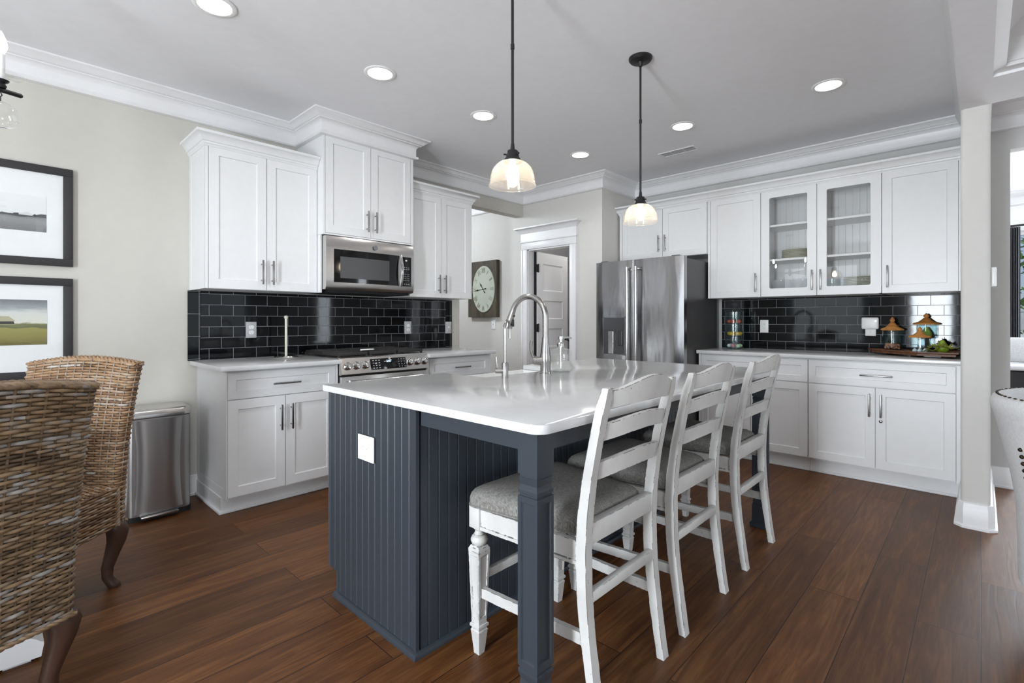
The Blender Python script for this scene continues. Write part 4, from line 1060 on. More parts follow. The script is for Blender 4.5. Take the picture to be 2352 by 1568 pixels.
def wicker_chair(label, loc, rz, mat, seed):
    t = thing('wicker_dining_chair', label, 'chair', loc, rz, 'wicker chairs at the dining table')
    ZB, ZT, YB = .278, .985, -.252
    def yc(z): u = max(0, z - .42); return YB - .02 * u - .22 * u * u + (.0 if z > .42 else 0)
    def hw(z): return .226 + .024 * (z - ZB) / (ZT - ZB)
    def loop(z, zbase, htk=.030):
        def f(s):
            W_, Tk, r = hw(z), htk, .026; sx, sy = 2 * (W_ - r), 2 * (Tk - r); q = PI * r / 2; L = 2 * sx + 2 * sy + 4 * q; d = s * L
            for seg in range(4):
                ln = sx if seg % 2 == 0 else sy
                dirs = [(1, 0), (0, 1), (-1, 0), (0, -1)]; nor = [(0, -1), (1, 0), (0, 1), (-1, 0)]; st = [(-W_ + r, -Tk), (W_, -Tk + r), (W_ - r, Tk), (-W_, Tk - r)]
                if d <= ln: x = st[seg][0] + dirs[seg][0] * d; y = st[seg][1] + dirs[seg][1] * d; n = nor[seg]; break
                d -= ln
                if d <= q:
                    cc = [(W_ - r, -Tk + r), (W_ - r, Tk - r), (-W_ + r, Tk - r), (-W_ + r, -Tk + r)][seg]; a = [-PI/2, 0, PI/2, PI][seg] + d / r
                    x, y = cc[0] + r * math.cos(a), cc[1] + r * math.sin(a); n = (math.cos(a), math.sin(a)); break
                d -= q
            zz = z + .026 * math.cos(min(1, abs(x) / W_) * PI / 2) * max(0, (z - .6) / (ZT - .6)) ** 2
            return (x, y + yc(z) - .012 * (1 - (x / W_) ** 2), zz), (n[0], n[1], 0)
        return f
    rows = [ZB + .008 + (ZT - .012 - ZB) * k / 63 for k in range(64)]
    bk = weave('backrest', mat, t, [loop(z, 0) for z in rows], .0056, 30, .0044, 6, 4, seed)
    m = MB(); zs = [ZB + .004] + rows[1::4] + [ZT]
    def core(z, k_):
        P = []
        for k in range(28): (x, y, zz), n = loop(z, 0, .027)(k / 28); P.append((x - n[0] * k_, y - n[1] * k_, zz))
        return P
    m.loft([core(z, .006) for z in zs]); m.build('core', 'dark_wood', bk, 60)
    m = MB(); vals = []
    for k in range(30):
        P = [Vector(loop(z, 0)((k + .5) / 30)[0]) for z in zs]; vals += [random.random()] * len(m.tube(P, .0046, 5))
    o = m.build('stakes', 'reed', bk, 60, recalc=False); strand_attr(o, vals)
    def braid(name, path, r0, rr, turns, par, strands=3):
        m = MB(); vals = []
        for s in range(strands):
            P = []; N_ = len(path)
            for i, p in enumerate(path):
                tt = (Vector(path[min(i + 1, N_ - 1)]) - Vector(path[max(i - 1, 0)])).normalized(); a_ = Vector((0, 0, 1)) - tt * tt.z
                a_ = a_.normalized() if a_.length > .2 else Vector((0, 1, 0)); b_ = tt.cross(a_); ph = 2 * PI * (turns * i / N_ + s / strands); P.append(Vector(p) + a_ * r0 * math.cos(ph) + b_ * r0 * math.sin(ph) * 1.5)
            vals += [random.uniform(.35, .8)] * len(m.tube(P, rr, 6))
        o = m.build(name, mat, par, 60, recalc=False); strand_attr(o, vals); return o
    top = []
    for k in range(61):
        x = -hw(ZT) + 2 * hw(ZT) * k / 60; top.append((x, yc(ZT) - .012 * (1 - (x / hw(ZT)) ** 2), ZT + .004 + .026 * math.cos(min(1, abs(x) / hw(ZT)) * PI / 2)))
    for dy in (-.020, 0, .020): braid('braided_edge', [(x, y + dy, z - abs(dy) * .2) for x, y, z in top], .006, .0062, 9, bk)
    bot = [(-hw(ZB) + 2 * hw(ZB) * k / 40, yc(ZB) - .034 - .012 * (1 - (k / 20 - 1) ** 2), ZB) for k in range(41)]
    braid('braided_edge', bot, .004, .005, 7, bk)
    # seat box
    S0, S1, SW = -.222, .20, .236
    def ring(z):
        def f(s):
            sx, sy = 2 * SW, S1 - S0; L = 2 * sx + 2 * sy; d = s * L
            if d < sx: return (-SW + d, S0, z), (0, -1, 0)
            d -= sx
            if d < sy: return (SW, S0 + d, z), (1, 0, 0)
            d -= sy
            if d < sx: return (SW - d, S1, z), (0, 1, 0)
            d -= sx; return (-SW, S1 - d, z), (-1, 0, 0)
        return f
    st = weave('seat', mat, t, [ring(.281 + .0111 * k) for k in range(16)], .0056, 46, .0044, 6, 3, seed + 9)
    m = MB(); vals = []; rnd = random.Random(seed + 3)
    for ri in range(36):
        y = S0 + .012 + (S1 - S0 - .02) * ri / 35; P = [Vector((-SW + 2 * SW * k / 60, y, .4505 + .004 * math.sin(PI * k / 3 + (PI if ri % 2 else 0)))) for k in range(61)]
        vals += [rnd.random()] * len(m.tube(P, .0056, 6))
    o = m.build('seat_top', mat, st, 60, recalc=False); strand_attr(o, vals)
    m = MB(); m.box(-SW + .004, S0 + .004, .280, SW - .004, S1 - .004, .446); m.build('core', 'dark_wood', st, 0)
    for sx in (-1, 1):
        braid('braided_edge', [(sx * (SW + .004), -.215, .445 - .165 * k / 20) for k in range(21)], .005, .0055, 4, st)
    for sx in (-1, 1):
        for fy, sy in ((S0 + .0, -1), (S1 - .03, 1)):
            o2 = Vector((sx * .72, sy * .55, 0)); prof = [(.292, 0, .034), (.272, .012, .037), (.245, .020, .036), (.205, .017, .031), (.15, .004, .025), (.09, -.010, .020), (.045, -.010, .0175), (.018, .002, .019), (.006, .010, .021), (0, .011, .019)]
            c = Vector((sx * (SW - .04), fy + (-.012 if sy < 0 else 0), 0)); m = MB(); R = []
            for z, off, r_ in prof:
                p = c + o2 * off * 1.3; ang = math.atan2(o2.y, o2.x); R.append([(p.x + r_ * 1.22 * math.cos(ang + PI/4 * (q + .5)) , p.y + r_ * 1.22 * math.sin(ang + PI/4 * (q + .5)), z) for q in range(8)])
            m.loft(R); lg = m.build('leg', 'dark_wood', t, 50)
    return t
wicker_chair('grey-brown wicker dining chair seen from behind, its back turned to us', (-.130, 2.231, 0), math.radians(21.5), 'wicker', 3)
wicker_chair('tan wicker dining chair facing us from across the table', (.068, 2.80, 0), math.radians(133.45), 'wicker_tan', 8)

tb = thing('dining_table', 'white pedestal dining table with a chunky chamfered foot', 'table', (-.33, 2.44, 0))
m = MB(); m.lathe([(0, .728), (.52, .728), (.545, .735), (.55, .745), (.55, .755), (.54, .762), (0, .762)], n=48); m.build('tabletop', 'trim', tb)
m = MB(); m.lathe([(.14, .728), (.12, .70), (.07, .66), (.055, .60), (.085, .48), (.095, .36), (.08, .26), (.065, .20), (.10, .16), (.11, .12), (.11, .02), (0, .02)], n=28); m.build('pedestal', 'trim', tb)
for k in range(4):
    m = MB(); pr = [(.05, .012), (.05, .16), (.20, .128), (.38, .098), (.425, .088), (.445, .074), (.452, .066), (.462, .060), (.462, .052), (.455, .012)]
    m.prism([(x, -.05, z) for x, z in pr], (0, .10, 0)); m.box(.36, -.035, 0, .43, .035, .013)
    bmesh.ops.transform(m.bm, matrix=Matrix.Rotation(k * PI / 2, 4, 'Z'), verts=m.bm.verts[:]); m.build('foot', 'trim', tb, 30)

# chandelier over the table
ch = thing('chandelier', 'black candle chandelier with glass drops over the dining table', 'chandelier', (-.42, 2.44, 0))
ZA = 2.022
m = MB(); m.lathe([(0, CEIL - .001), (.07, CEIL - .001), (.07, CEIL - .02), (.02, CEIL - .035), (.008, CEIL - .04), (.008, ZA + .16), (.022, ZA + .14), (.03, ZA + .09), (.018, ZA + .05), (.03, ZA + .02), (.03, ZA - .02), (.012, ZA - .05), (0, ZA - .06)], n=24); m.build('stem', 'black', ch)
rc = .468
for k in range(6):
    a = math.radians(17 + 60 * k); d = Vector((math.cos(a), math.sin(a), 0)); c = d * rc
    m = MB(); m.tube([Vector((0, 0, ZA)), d * (rc + .055) + Vector((0, 0, ZA)), d * (rc + .060) + Vector((0, 0, ZA))], [.0085, .0085, .005], 10); ar = m.build('arm', 'black', ch)
    m = MB(); m.lathe([(0, ZA + .008), (.014, ZA + .008), (.017, ZA + .016), (.012, ZA + .025), (.022, ZA + .032), (.024, ZA + .036), (0, ZA + .037)], c, 16); m.build('candle_cup', 'black', ar)
    m = MB(); m.lathe([(.016, ZA + .038), (.045, ZA + .044), (.066, ZA + .056), (.066, ZA + .058), (.044, ZA + .047), (.016, ZA + .041)], c, 28); m.build('glass_dish', 'glass', ar)
    m = MB(); m.lathe([(0, ZA + .037), (.0125, ZA + .037), (.0125, ZA + .130), (0, ZA + .130)], c, 16); m.build('candle_sleeve', 'white', ar)
    m = MB(); m.lathe([(0, ZA + .130), (.010, ZA + .133), (.017, ZA + .150), (.0185, ZA + .163), (.015, ZA + .185), (.008, ZA + .203), (.002, ZA + .214), (0, ZA + .215)], c, 16); m.build('candle_bulb', 'flame', ar)
    m = MB(); m.tube([c + Vector((0, 0, ZA - .008)), c + Vector((.004, 0, ZA - .018)), c + Vector((0, 0, ZA - .024)), c + Vector((0, 0, ZA - .04))], .002, 6); m.build('hook', 'black', ar)
    m = MB(); m.lathe([(0, ZA - .036), (.012, ZA - .040), (.030, ZA - .050), (.047, ZA - .068), (.056, ZA - .090), (.052, ZA - .112), (.034, ZA - .127), (0, ZA - .132)], c, 28); m.build('glass_drop', 'glass', ar)

# framed pictures
def art_mat(name, bw):
    k = N(name); tc = k.n('ShaderNodeTexCoord').outputs['Object']; sx = k.n('ShaderNodeSeparateXYZ'); k.l(tc, sx.inputs[0])
    m1 = k.n('ShaderNodeMapping'); m1.inputs['Scale'].default_value = (5, 5, 16); k.l(tc, m1.inputs['Vector']); n = k.noise(m1.outputs[0], 2.2, 6, .65, .6)
    z = k.math('ADD', sx.outputs['Z'], k.math('MULTIPLY', k.math('SUBTRACT', n, .5), .05))
    mr = k.n('ShaderNodeMapRange'); k.l(z, mr.inputs[0]); mr.inputs[1].default_value = -.125; mr.inputs[2].default_value = .125
    if bw: st = [(0, lin('686868')), (.34, lin('8f8f8f')), (.42, lin('7b7b7b')), (.425, lin('3d3d3d')), (.47, lin('565656')), (.48, lin('e4e4e4')), (1, lin('eaeaea'))]
    else: st = [(0, lin('6c6438')), (.18, lin('8c8446')), (.36, lin('97924f')), (.385, lin('5f6440')), (.46, lin('7d7f55')), (.50, lin('d9d8cc')), (.72, lin('d3d4d0')), (.84, lin('9aa0a2')), (1, lin('74797c'))]
    k.l(k.ramp(mr.outputs[0], st), k.b.inputs['Base Color']); k.set(Roughness=.6); return k.m
def picture(label, x1, z0, z1, bw, ax1, az0, az1):
    w = .80; cx, cz = x1 - w / 2, (z0 + z1) / 2
    t = thing('framed_picture', label, 'picture', (cx, YW - .001, cz), 0, 'framed landscapes on the dining wall'); hw, hh = w / 2, (z1 - z0) / 2; f = .043
    m = MB()
    for a, b, c, d in ((-hw, -hh, hw, -hh + f), (-hw, hh - f, hw, hh), (-hw, -hh + f, -hw + f, hh - f), (hw - f, -hh + f, hw, hh - f)): m.box(a, -.026, b, c, -.001, d, .002)
    m.build('frame', 'frame', t)
    m = MB(); m.box(-hw + f - .004, -.012, -hh + f - .004, hw - f + .004, -.008, hh - f + .004); m.build('mat', 'mat_board', t, 0)
    aw = ax1 - cx; bz = (az0 + az1) / 2 - cz; bh = (az1 - az0) / 2
    m = MB(); m.box(-aw, -.0132, -bh, aw, -.0122, bh); p = m.build('print', art_mat('art_bw' if bw else 'art_colour', bw), t, 0); p.location = (0, 0, bz)
    m = MB(); zb = -.008 if bw else -.012            # barn in the scene: low roof and wall
    rc_ = (aw - .085 if bw else aw - .16)
    if bw: pts = [(rc_ - .05, zb - .004), (rc_ + .028, zb - .004), (rc_ + .028, zb + .004), (rc_ + .006, zb + .016), (rc_ - .016, zb + .006), (rc_ - .05, zb + .006)]
    else: pts = [(rc_ - .16, zb), (rc_ + .03, zb), (rc_ + .026, zb + .018), (rc_ + .03, zb + .022), (rc_ + .005, zb + .046), (rc_ - .16, zb + .05)]
    m.prism([(x, -.0136, z) for x, z in pts], (0, .0006, 0)); m.build('painted_barn', plain('barn_bw' if bw else 'barn_colour', 'd5d5d5' if bw else 'b3ad91', .7), p, 0)
    if bw:
        for x0_, x1_, h_ in ((aw - .048, aw, .010), (rc_ + .030, rc_ + .040, .006), (rc_ - .05, rc_ - .028, .004)):
            m = MB(); m.prism([(x, -.0137, z) for x, z in ((x0_, zb - .006), (x1_, zb - .010), (x1_, zb + h_), ((x0_ + x1_) / 2, zb + h_ * .9), (x0_, zb + .001))], (0, .0004, 0)); m.build('painted_trees', plain('painted_trees', '3a3a3a', .7), p, 0)
    if not bw:
        m = MB(); m.prism([(x, -.0139, z) for x, z in ((rc_ - .16, zb + .002), (rc_ + .028, zb + .002), (rc_ + .024, zb + .018), (rc_ - .16, zb + .018))], (0, .0004, 0)); m.build('painted_shade', plain('barn_opening', '35362f', .7), p, 0)
    m = MB(); m.box(-hw + f - .002, -.0175, -hh + f - .002, hw - f + .002, -.0160, hh - f + .002); m.build('glazing', 'glass', t, 0)
    return t
picture('black-framed black and white farm landscape, the upper of two', .339, 1.503, 2.073, True, .225, 1.692, 1.892)
picture('black-framed green field landscape, the lower of two', .339, .857, 1.432, False, .228, 1.050, 1.304)

# trash can
tc_ = thing('trash_can', 'stainless steel step trash can against the wall', 'trash can', (.712, 3.72, 0), math.radians(0))
def rrect(x0, x1, y0, y1, r, z, bowf=0.0, n=5):
    P = []
    for cx, cy, a0 in ((x1 - r, y1 - r, 0), (x0 + r, y1 - r, PI/2), (x0 + r, y0 + r, PI), (x1 - r, y0 + r, 1.5 * PI)):
        for k in range(n + 1): a = a0 + k * PI / 2 / n; P.append((cx + r * math.cos(a), cy + r * math.sin(a), z))
    return P
W2 = .163
m = MB(); m.loft([rrect(-W2, W2, -.115, .16, .04, z) for z in (.02, .60, .602)]); m.build('bin_body', 'bin_steel', tc_, 50)
m = MB(); R = []                                                # waisted front panel between two curved creases
for k in range(25):
    z = .045 + .55 * k / 24; u = (z - .32) / .275; ex = .108 + .014 * u * u; ring = []
    for q in range(13):
        v = -1 + 2 * q / 12; ring.append((ex * v - .008, -.1145 - .004 - .016 * (1 - v ** 4) , z))
    ring += [(ex - .008, -.09, z), (-ex - .008, -.09, z)]; R.append(ring)
m.loft(R); m.build('front_panel', 'bin_steel', tc_, 50)
m = MB(); m.loft([rrect(-W2 + .002, W2 - .002, -.113, .158, .04, .602), rrect(-W2 - .004, W2 + .004, -.121, .164, .044, .608), rrect(-W2 - .004, W2 + .004, -.121, .164, .044, .640), rrect(-W2 + .006, W2 - .006, -.110, .155, .04, .652), rrect(-W2 + .03, W2 - .03, -.09, .135, .03, .655)]); m.build('lid', 'steel_x', tc_, 50)
m = MB(); m.loft([rrect(-W2 - .003, W2 + .003, -.118, .163, .042, z) for z in (0, .03)]); m.build('base', 'dark', tc_, 50)
m = MB(); m.box(-.105, -.165, .022, .085, -.10, .036, .005); m.build('pedal', 'steel_x', tc_)
# ================================================================== lamps, clock, wall plates
def pendant(label, x, y):
    t = thing('pendant_light', label, 'pendant light', (x, y, 0), 0, 'glass pendants over the island')
    m = MB(); m.lathe([(0, CEIL - .0005), (.066, CEIL - .0005), (.066, CEIL - .010), (.058, CEIL - .020), (.016, CEIL - .026), (.010, CEIL - .05), (0, CEIL - .05)], n=36); m.build('canopy', 'black', t)
    m = MB(); m.tube([(0, 0, CEIL - .04), (0, 0, 1.905)], .0062, 10); m.lathe([(0, 2.32), (.0085, 2.32), (.0085, 2.34), (0, 2.34)], n=12); m.build('rod', 'black', t)
    m = MB(); m.lathe([(.0075, 1.925), (.0085, 1.912), (.010, 1.898), (.021, 1.896), (.027, 1.888), (.0275, 1.872), (.030, 1.866), (.036, 1.858), (.042, 1.852), (.042, 1.849), (.0, 1.849)], n=28)
    for k in range(3):
        a = 2 * PI * k / 3 + .5; m.tube([(.028 * math.cos(a), .028 * math.sin(a), 1.878), (.038 * math.cos(a), .038 * math.sin(a), 1.878)], .0035, 8)
    m.build('socket_cap', 'black', t)
    out = [(.030, 1.8535), (.044, 1.850), (.058, 1.843), (.070, 1.833), (.079, 1.822), (.0815, 1.818), (.0845, 1.812), (.0895, 1.796), (.0925, 1.780), (.0945, 1.764), (.0955, 1.756), (.0988, 1.752), (.0990, 1.749), (.0965, 1.7475)]
    ins = [(r - .0035, z - .0015) for r, z in reversed(out[:-1])]
    m = MB(); m.lathe(out + ins, n=72); 
    for v in m.bm.verts:                                            # fine vertical prismatic ribs
        r = math.hypot(v.co.x, v.co.y)
        if r > .04 and v.co.z > 1.757:
            k_ = round(math.atan2(v.co.y, v.co.x) / (2 * PI / 72)); f = 1 + (.010 if k_ % 2 else -.010); v.co.x *= f; v.co.y *= f
    m.bm.normal_update(); m.build('glass_shade', 'shade_glass', t, 80)
    m = MB(); m.lathe([(0, 1.846), (.013, 1.846), (.013, 1.838), (.018, 1.828), (.026, 1.812), (.0285, 1.798), (.026, 1.784), (.018, 1.774), (.008, 1.769), (0, 1.768)], n=20); m.build('bulb', 'bulb', t)
pendant('black-stemmed glass pendant over the sink half of the island', 1.502, 1.42)
pendant('black-stemmed glass pendant before the fridge, with its round ceiling plate showing', 2.572, 1.42)

ck = thing('wall_clock', 'oval-faced wall clock on a dark square wooden board in the hall', 'clock', (XP - .001, 4.56, 1.5805), -PI/2)
m = MB(); m.box(-.26, -.055, -.352, .26, 0, .352, .002); m.build('board', 'clock_wood', ck, 0)
face_x = .033
m = MB(); R = []
for sc, d in ((1.03, -.055), (1.03, -.062), (1.0, -.066), (.98, -.064), (.6, -.066), (.02, -.0665)): R.append([(face_x + .195 * sc * math.cos(2 * PI * k / 48), d, -.002 + .283 * sc * math.sin(2 * PI * k / 48)) for k in range(48)])
m.loft(R); fc = m.build('dial', plain('clock_dial', 'bcc2b4', .5), ck, 40)
M['numeral'] = plain('numeral_tan', '978f78', .7)
for k, s_ in enumerate(['XII', 'I', 'II', 'III', 'IIII', 'V', 'VI', 'VII', 'VIII', 'IX', 'X', 'XI']):
    a = math.radians(30 * k); px, pz = face_x + .152 * math.sin(a), -.002 + .232 * math.cos(a)
    text('numeral', s_, .085, 'numeral', fc, T(px, -.0672, pz) @ FRONT @ Matrix.Rotation(-a, 4, 'Z') @ Matrix.Diagonal((.62, 1, 1, 1)))
def hand(name, ang, L, w):
    m = MB(); M4 = T(face_x, -.0705, -.002) @ Matrix.Rotation(math.radians(ang), 4, 'Y')
    pts = [(-w, -.05), (0, -.062), (w, -.05), (w * .4, -.03), (w * .4, L * .45), (w * 1.5, L * .6), (w * .5, L * .74), (0, L), (-w * .5, L * .74), (-w * 1.5, L * .6), (-w * .4, L * .45), (-w * .4, -.03)]
    m.prism([M4 @ Vector((x, 0, z)) for x, z in pts], M4.to_3x3() @ Vector((0, -.002, 0))); m.build(name, 'black', fc, 0)
hand('hour_hand', -36, .105, .008); hand('minute_hand', -96, .165, .007)

outlet('white outlet on the range backsplash beside the paper towel holder', (1.322, YW - .0175, 1.119), 0, pm='plate_grey', dp=.014)
outlet('white outlet on the range backsplash below the far upper cabinet', (2.692, YW - .0175, 1.121), 0, pm='plate_grey', dp=.014)
outlet('white light switch at the far end of the range backsplash', (3.176, YW - .0185, 1.116), 0, kind='switch', cat='light switch', pm='plate_grey', dp=.014)
outlet('white light switch on the hall wall under the clock', (XP - .0005, 4.406, 1.137), -PI/2, kind='switch', cat='light switch')
outlet('white outlet on the side backsplash next to the stacked candy jar', (XR - .0105, 1.463, 1.134), -PI/2)
outlet('white outlet on the side backsplash with an adapter plugged in', (XR - .0105, .655, 1.120), -PI/2)
outlet('white switch plate on the stub wall just above the counter end', (4.62, SY1 + .0005, 1.11), PI, kind='switch', cat='light switch')
t = thing('plug_in_adapter', 'white plug-in adapter with a glowing dot on the side backsplash', 'adapter', (XR - .0195, .655, 1.165), -PI/2)
m = MB(); m.box(-.058, -.035, -.048, .058, -.000, .048, .012, 3); m.build('housing', 'white', t)
m = MB(); m.ball((.038, -.0352, .018), .006, .002, .006); m.build('glow_dot', emit('adapter_led', 'ffffff', 3), t)
t = thing('thermostat', 'small white thermostat on the living room side of the stub wall', 'thermostat', (3.98, SY0 - .0005, 1.437), 0)
m = MB(); m.box(-.04, -.024, -.055, .04, 0, .055, .005); m.build('case', 'white', t)
m = MB(); m.box(-.024, -.0248, -.01, .024, -.0238, .035); m.build('screen', 'gap', t, 0)

# ================================================================== things on the counters
t = thing('paper_towel_holder', 'white and steel upright paper towel holder with no roll, beside the range', 'paper towel holder', (1.515, 3.745, .914))
m = MB(); m.lathe([(0, 0), (.082, 0), (.084, .004), (.080, .010), (.03, .013), (0, .014)], n=36); m.build('base', 'steel', t)
m = MB(); m.lathe([(.0095, .012), (.0095, .288), (0, .288)], n=16); m.build('post', 'cream', t)
m = MB(); m.lathe([(0, .285), (.010, .286), (.0145, .292), (.015, .300), (.0125, .308), (.006, .311), (0, .311)], n=16); m.build('knob', 'cream', t)
t = thing('spoon_rest', 'small white ceramic spoon rest lying on the range grates', 'spoon rest', (1.955, 3.355, .963), .15)
m = MB(); R = []
for x, w_ in ((-.055, .010), (-.045, .016), (-.032, .012), (-.020, .014), (.0, .026), (.03, .030), (.048, .024), (.058, .010)): R.append([(x, w_ * math.cos(2 * PI * k / 12), .006 + .006 * math.sin(2 * PI * k / 12)) for k in range(12)])
m.loft(R); m.build('dish', 'ceramic', t, 60)

CZ = .922
jx, jy = 4.80, 1.675
t = thing('candy_jar', 'tall three-tier glass candy jar by the fridge', 'jar', (jx, jy, CZ))
def cyl_jar(z0, h, r, neck=True): return [(0, z0 + .004), (r - .006, z0 + .004), (r - .004, z0 + .008), (r - .004, z0 + h), (r, z0 + h), (r, z0 + .004), (r - .004, z0), (0, z0)]
for k in range(3):
    m = MB(); m.lathe(cyl_jar(.116 * k, .114, .078), n=36); m.build('tier', 'teal_glass', t, 40)
m = MB(); m.lathe([(.078, .346), (.078, .352), (.064, .366), (.03, .378), (.012, .382), (.010, .390), (.021, .402), (.024, .413), (.020, .424), (.010, .431), (0, .432)], n=32); m.build('lid', 'glass', t, 50)
def candy(label, x, y, z, r, col, grp, sc=(1, 1, .8)):
    m = MB(); m.ball((0, 0, 0), r * sc[0], r * sc[1], r * sc[2], 12); o = m.build('candy', M.setdefault('candy_' + col, plain('candy_' + col, col, .35)), None, 60); o.location = (x, y, z); tag(o, label, 'candy', grp)
rnd = random.Random(4)
for k, col in enumerate(['b59bd0', 'f2efe8', 'f2efe8', 'df8f98', 'cfe0c0', 'e8e2a8', 'e6a4b4']):
    a = 2 * PI * k / 6; rr = .046 if k < 6 else 0
    nm = ['lilac', 'white', 'white', 'pink', 'pale green', 'pale yellow', 'rosy'][k]
    candy(nm + ' candy in the bottom tier of the tall glass jar' if nm != 'white' else 'white candy in the bottom tier of the tall glass jar', jx + rr * math.cos(a), jy + rr * math.sin(a), CZ + .0305, .0215, col, 'bottom tier candies')
for k in range(5):
    a = 2 * PI * k / 5 + .3; candy('yellow candy in the middle tier of the tall glass jar', jx + .046 * math.cos(a), jy + .046 * math.sin(a), CZ + .116 + .0265, .0225, 'e0b23a', 'middle tier candies')
for k in range(5):
    a = 2 * PI * k / 5 + .7; candy('orange-red candy in the top tier of the tall glass jar', jx + .046 * math.cos(a), jy + .046 * math.sin(a), CZ + .232 + .0245, .0215, 'c0543c', 'top tier candies')

tr = thing('wooden_tray', 'six-sided rustic wooden tray holding the lidded jars', 'tray', (4.74, .385, CZ))
hexp = [(-.185, -.055), (-.185, -.265), (.19, -.265), (.19, .235), (.135, .268), (.085, .235)]
m = MB(); m.prism([(x * .98, y * .98, .014) for x, y in hexp], (0, 0, .014)); m.build('tray_board', 'tray_wood', tr, 0)
m = MB()
for k in range(len(hexp)):
    a, b = Vector(hexp[k]), Vector(hexp[(k + 1) % len(hexp)]); o1, o2 = a * 1.04, b * 1.04; i1, i2 = a * .94, b * .94
    m.prism([(o1.x, o1.y, .034), (o2.x, o2.y, .034), (i2.x, i2.y, .026), (i1.x, i1.y, .026)], (0, 0, .009))
m.build('rim', 'tray_wood', tr, 0)
for x, y in ((-.10, -.20), (.13, -.20), (.13, .14), (-.10, -.03)):
    m = MB(); m.lathe([(0, 0), (.018, 0), (.022, .007), (.02, .015), (0, .015)], (x, y, 0), 14); m.build('foot', 'iron', tr)
TZ = CZ + .0285
def lidded_jar(label, x, y, r, h, lr, lh, foot=0.0):
    t = thing('lidded_jar', label, 'jar', (x, y, TZ), 0, 'wooden-lidded jars on the tray')
    m = MB()
    if foot: m.lathe([(0, 0), (r * .7, 0), (r * .68, .006), (r * .2, .014), (r * .16, foot - .02), (r * .3, foot - .004), (0, foot)], n=24)
    m.lathe([(0, foot + .004), (r * .9, foot + .004), (r - .004, foot + .02), (r - .003, foot + h * .75), (r * .93, foot + h - .004), (r * .95, foot + h), (r * .98, foot + h), (r, foot + h * .75), (r, foot + .016), (r * .92, foot), (0, foot)], n=36); m.build('glass_body', 'teal_glass', t, 40)
    z = foot + h + .0005
    m = MB(); m.lathe([(0, z), (lr * .96, z), (lr, z + .005), (lr * .9, z + .014), (lr * .62, z + lh * .22), (lr * .36, z + lh * .42), (lr * .2, z + lh * .58), (lr * .13, z + lh * .60), (lr * .15, z + lh * .63), (lr * .22, z + lh * .70), (lr * .20, z + lh * .80), (lr * .10, z + lh * .92), (lr * .03, z + lh * .99), (0, z + lh)], n=36); m.build('wooden_lid', 'lid_wood', t, 50)
    return t
lidded_jar('glass jar with a wooden lid and pinkish filling on the tray', 4.84, .501, .064, .160, .075, .105)
lidded_jar('small glass jar with a wooden lid and white shells, at the tray front', 4.66, .323, .056, .112, .069, .078)
lidded_jar('tallest footed glass jar with a wide wooden lid, at the tray back', 4.85, .298, .060, .105, .083, .088, .10)
m = MB(); rnd = random.Random(11)
for k in range(60):
    a = rnd.random() * 2 * PI; rr = .044 * math.sqrt(rnd.random()); m.ball((rr * math.cos(a), rr * math.sin(a), .012 + .032 * rnd.random()), .009, .009, .009, 8)
o = m.build('dried_pasta', plain('pinkish_filling', 'b4775f', .7), None, 60); o.location = (4.84, .501, TZ + .010); tag(o, 'pinkish dried bits filling the foot of the lidded jar', 'filling', kind='stuff')
for k in range(7):
    a = 2 * PI * k / 6; rr = .033 if k < 6 else 0; m = MB()
    m.lathe([(0, .022), (.004, .020), (.007, .015), (.013, .008), (.0145, 0), (.011, -.006), (0, -.008)], n=10); o = m.build('seashell', 'ceramic', None, 50); o.location = (4.66 + rr * math.cos(a), .323 + rr * math.sin(a), TZ + .0145); o.rotation_euler = (0, 0, a)
    tag(o, 'white seashell lying in the small lidded jar', 'shell', 'shells in the small jar')
M['pear'] = plain('green_pear', '8fae2c', .4); M['lime'] = plain('lime_skin', '6d9430', .45)
def pear(label, x, y, z, s, mat='pear', rx=0):
    t = thing('pear' if mat == 'pear' else 'lime', label, 'fruit', (x, y, z))
    pr = [(0, -.036), (.016, -.036), (.030, -.028), (.037, -.012), (.036, .004), (.028, .022), (.018, .036), (.013, .048), (.008, .054), (0, .055)] if mat == 'pear' else [(0, -.035), (.014, -.033), (.028, -.02), (.033, 0), (.028, .02), (.014, .033), (.005, .037), (0, .038)]
    m = MB(); m.lathe([(r * s, (zz + .036) * s if mat == 'pear' else (zz + .035) * s) for r, zz in pr], n=20)
    m.build('flesh', mat, t, 60)
    m = MB(); top = .0905 * s if mat == 'pear' else .072 * s; m.tube([(0, 0, top), (.004, .002, top + .014)], .0022, 6); m.build('stem', 'dark_wood', t)
    return t
pear('green pear on the tray between the footed jar and the stub wall', 4.80, .205, TZ, 1.05)
pear('yellow-green pear inside the footed jar with the wide lid', 4.85, .298, TZ + .106, .90)
M['leaf'] = plain('yellow_green_leaf', '8a8f35', .5); M['twig'] = plain('twig', '40381f', .7)
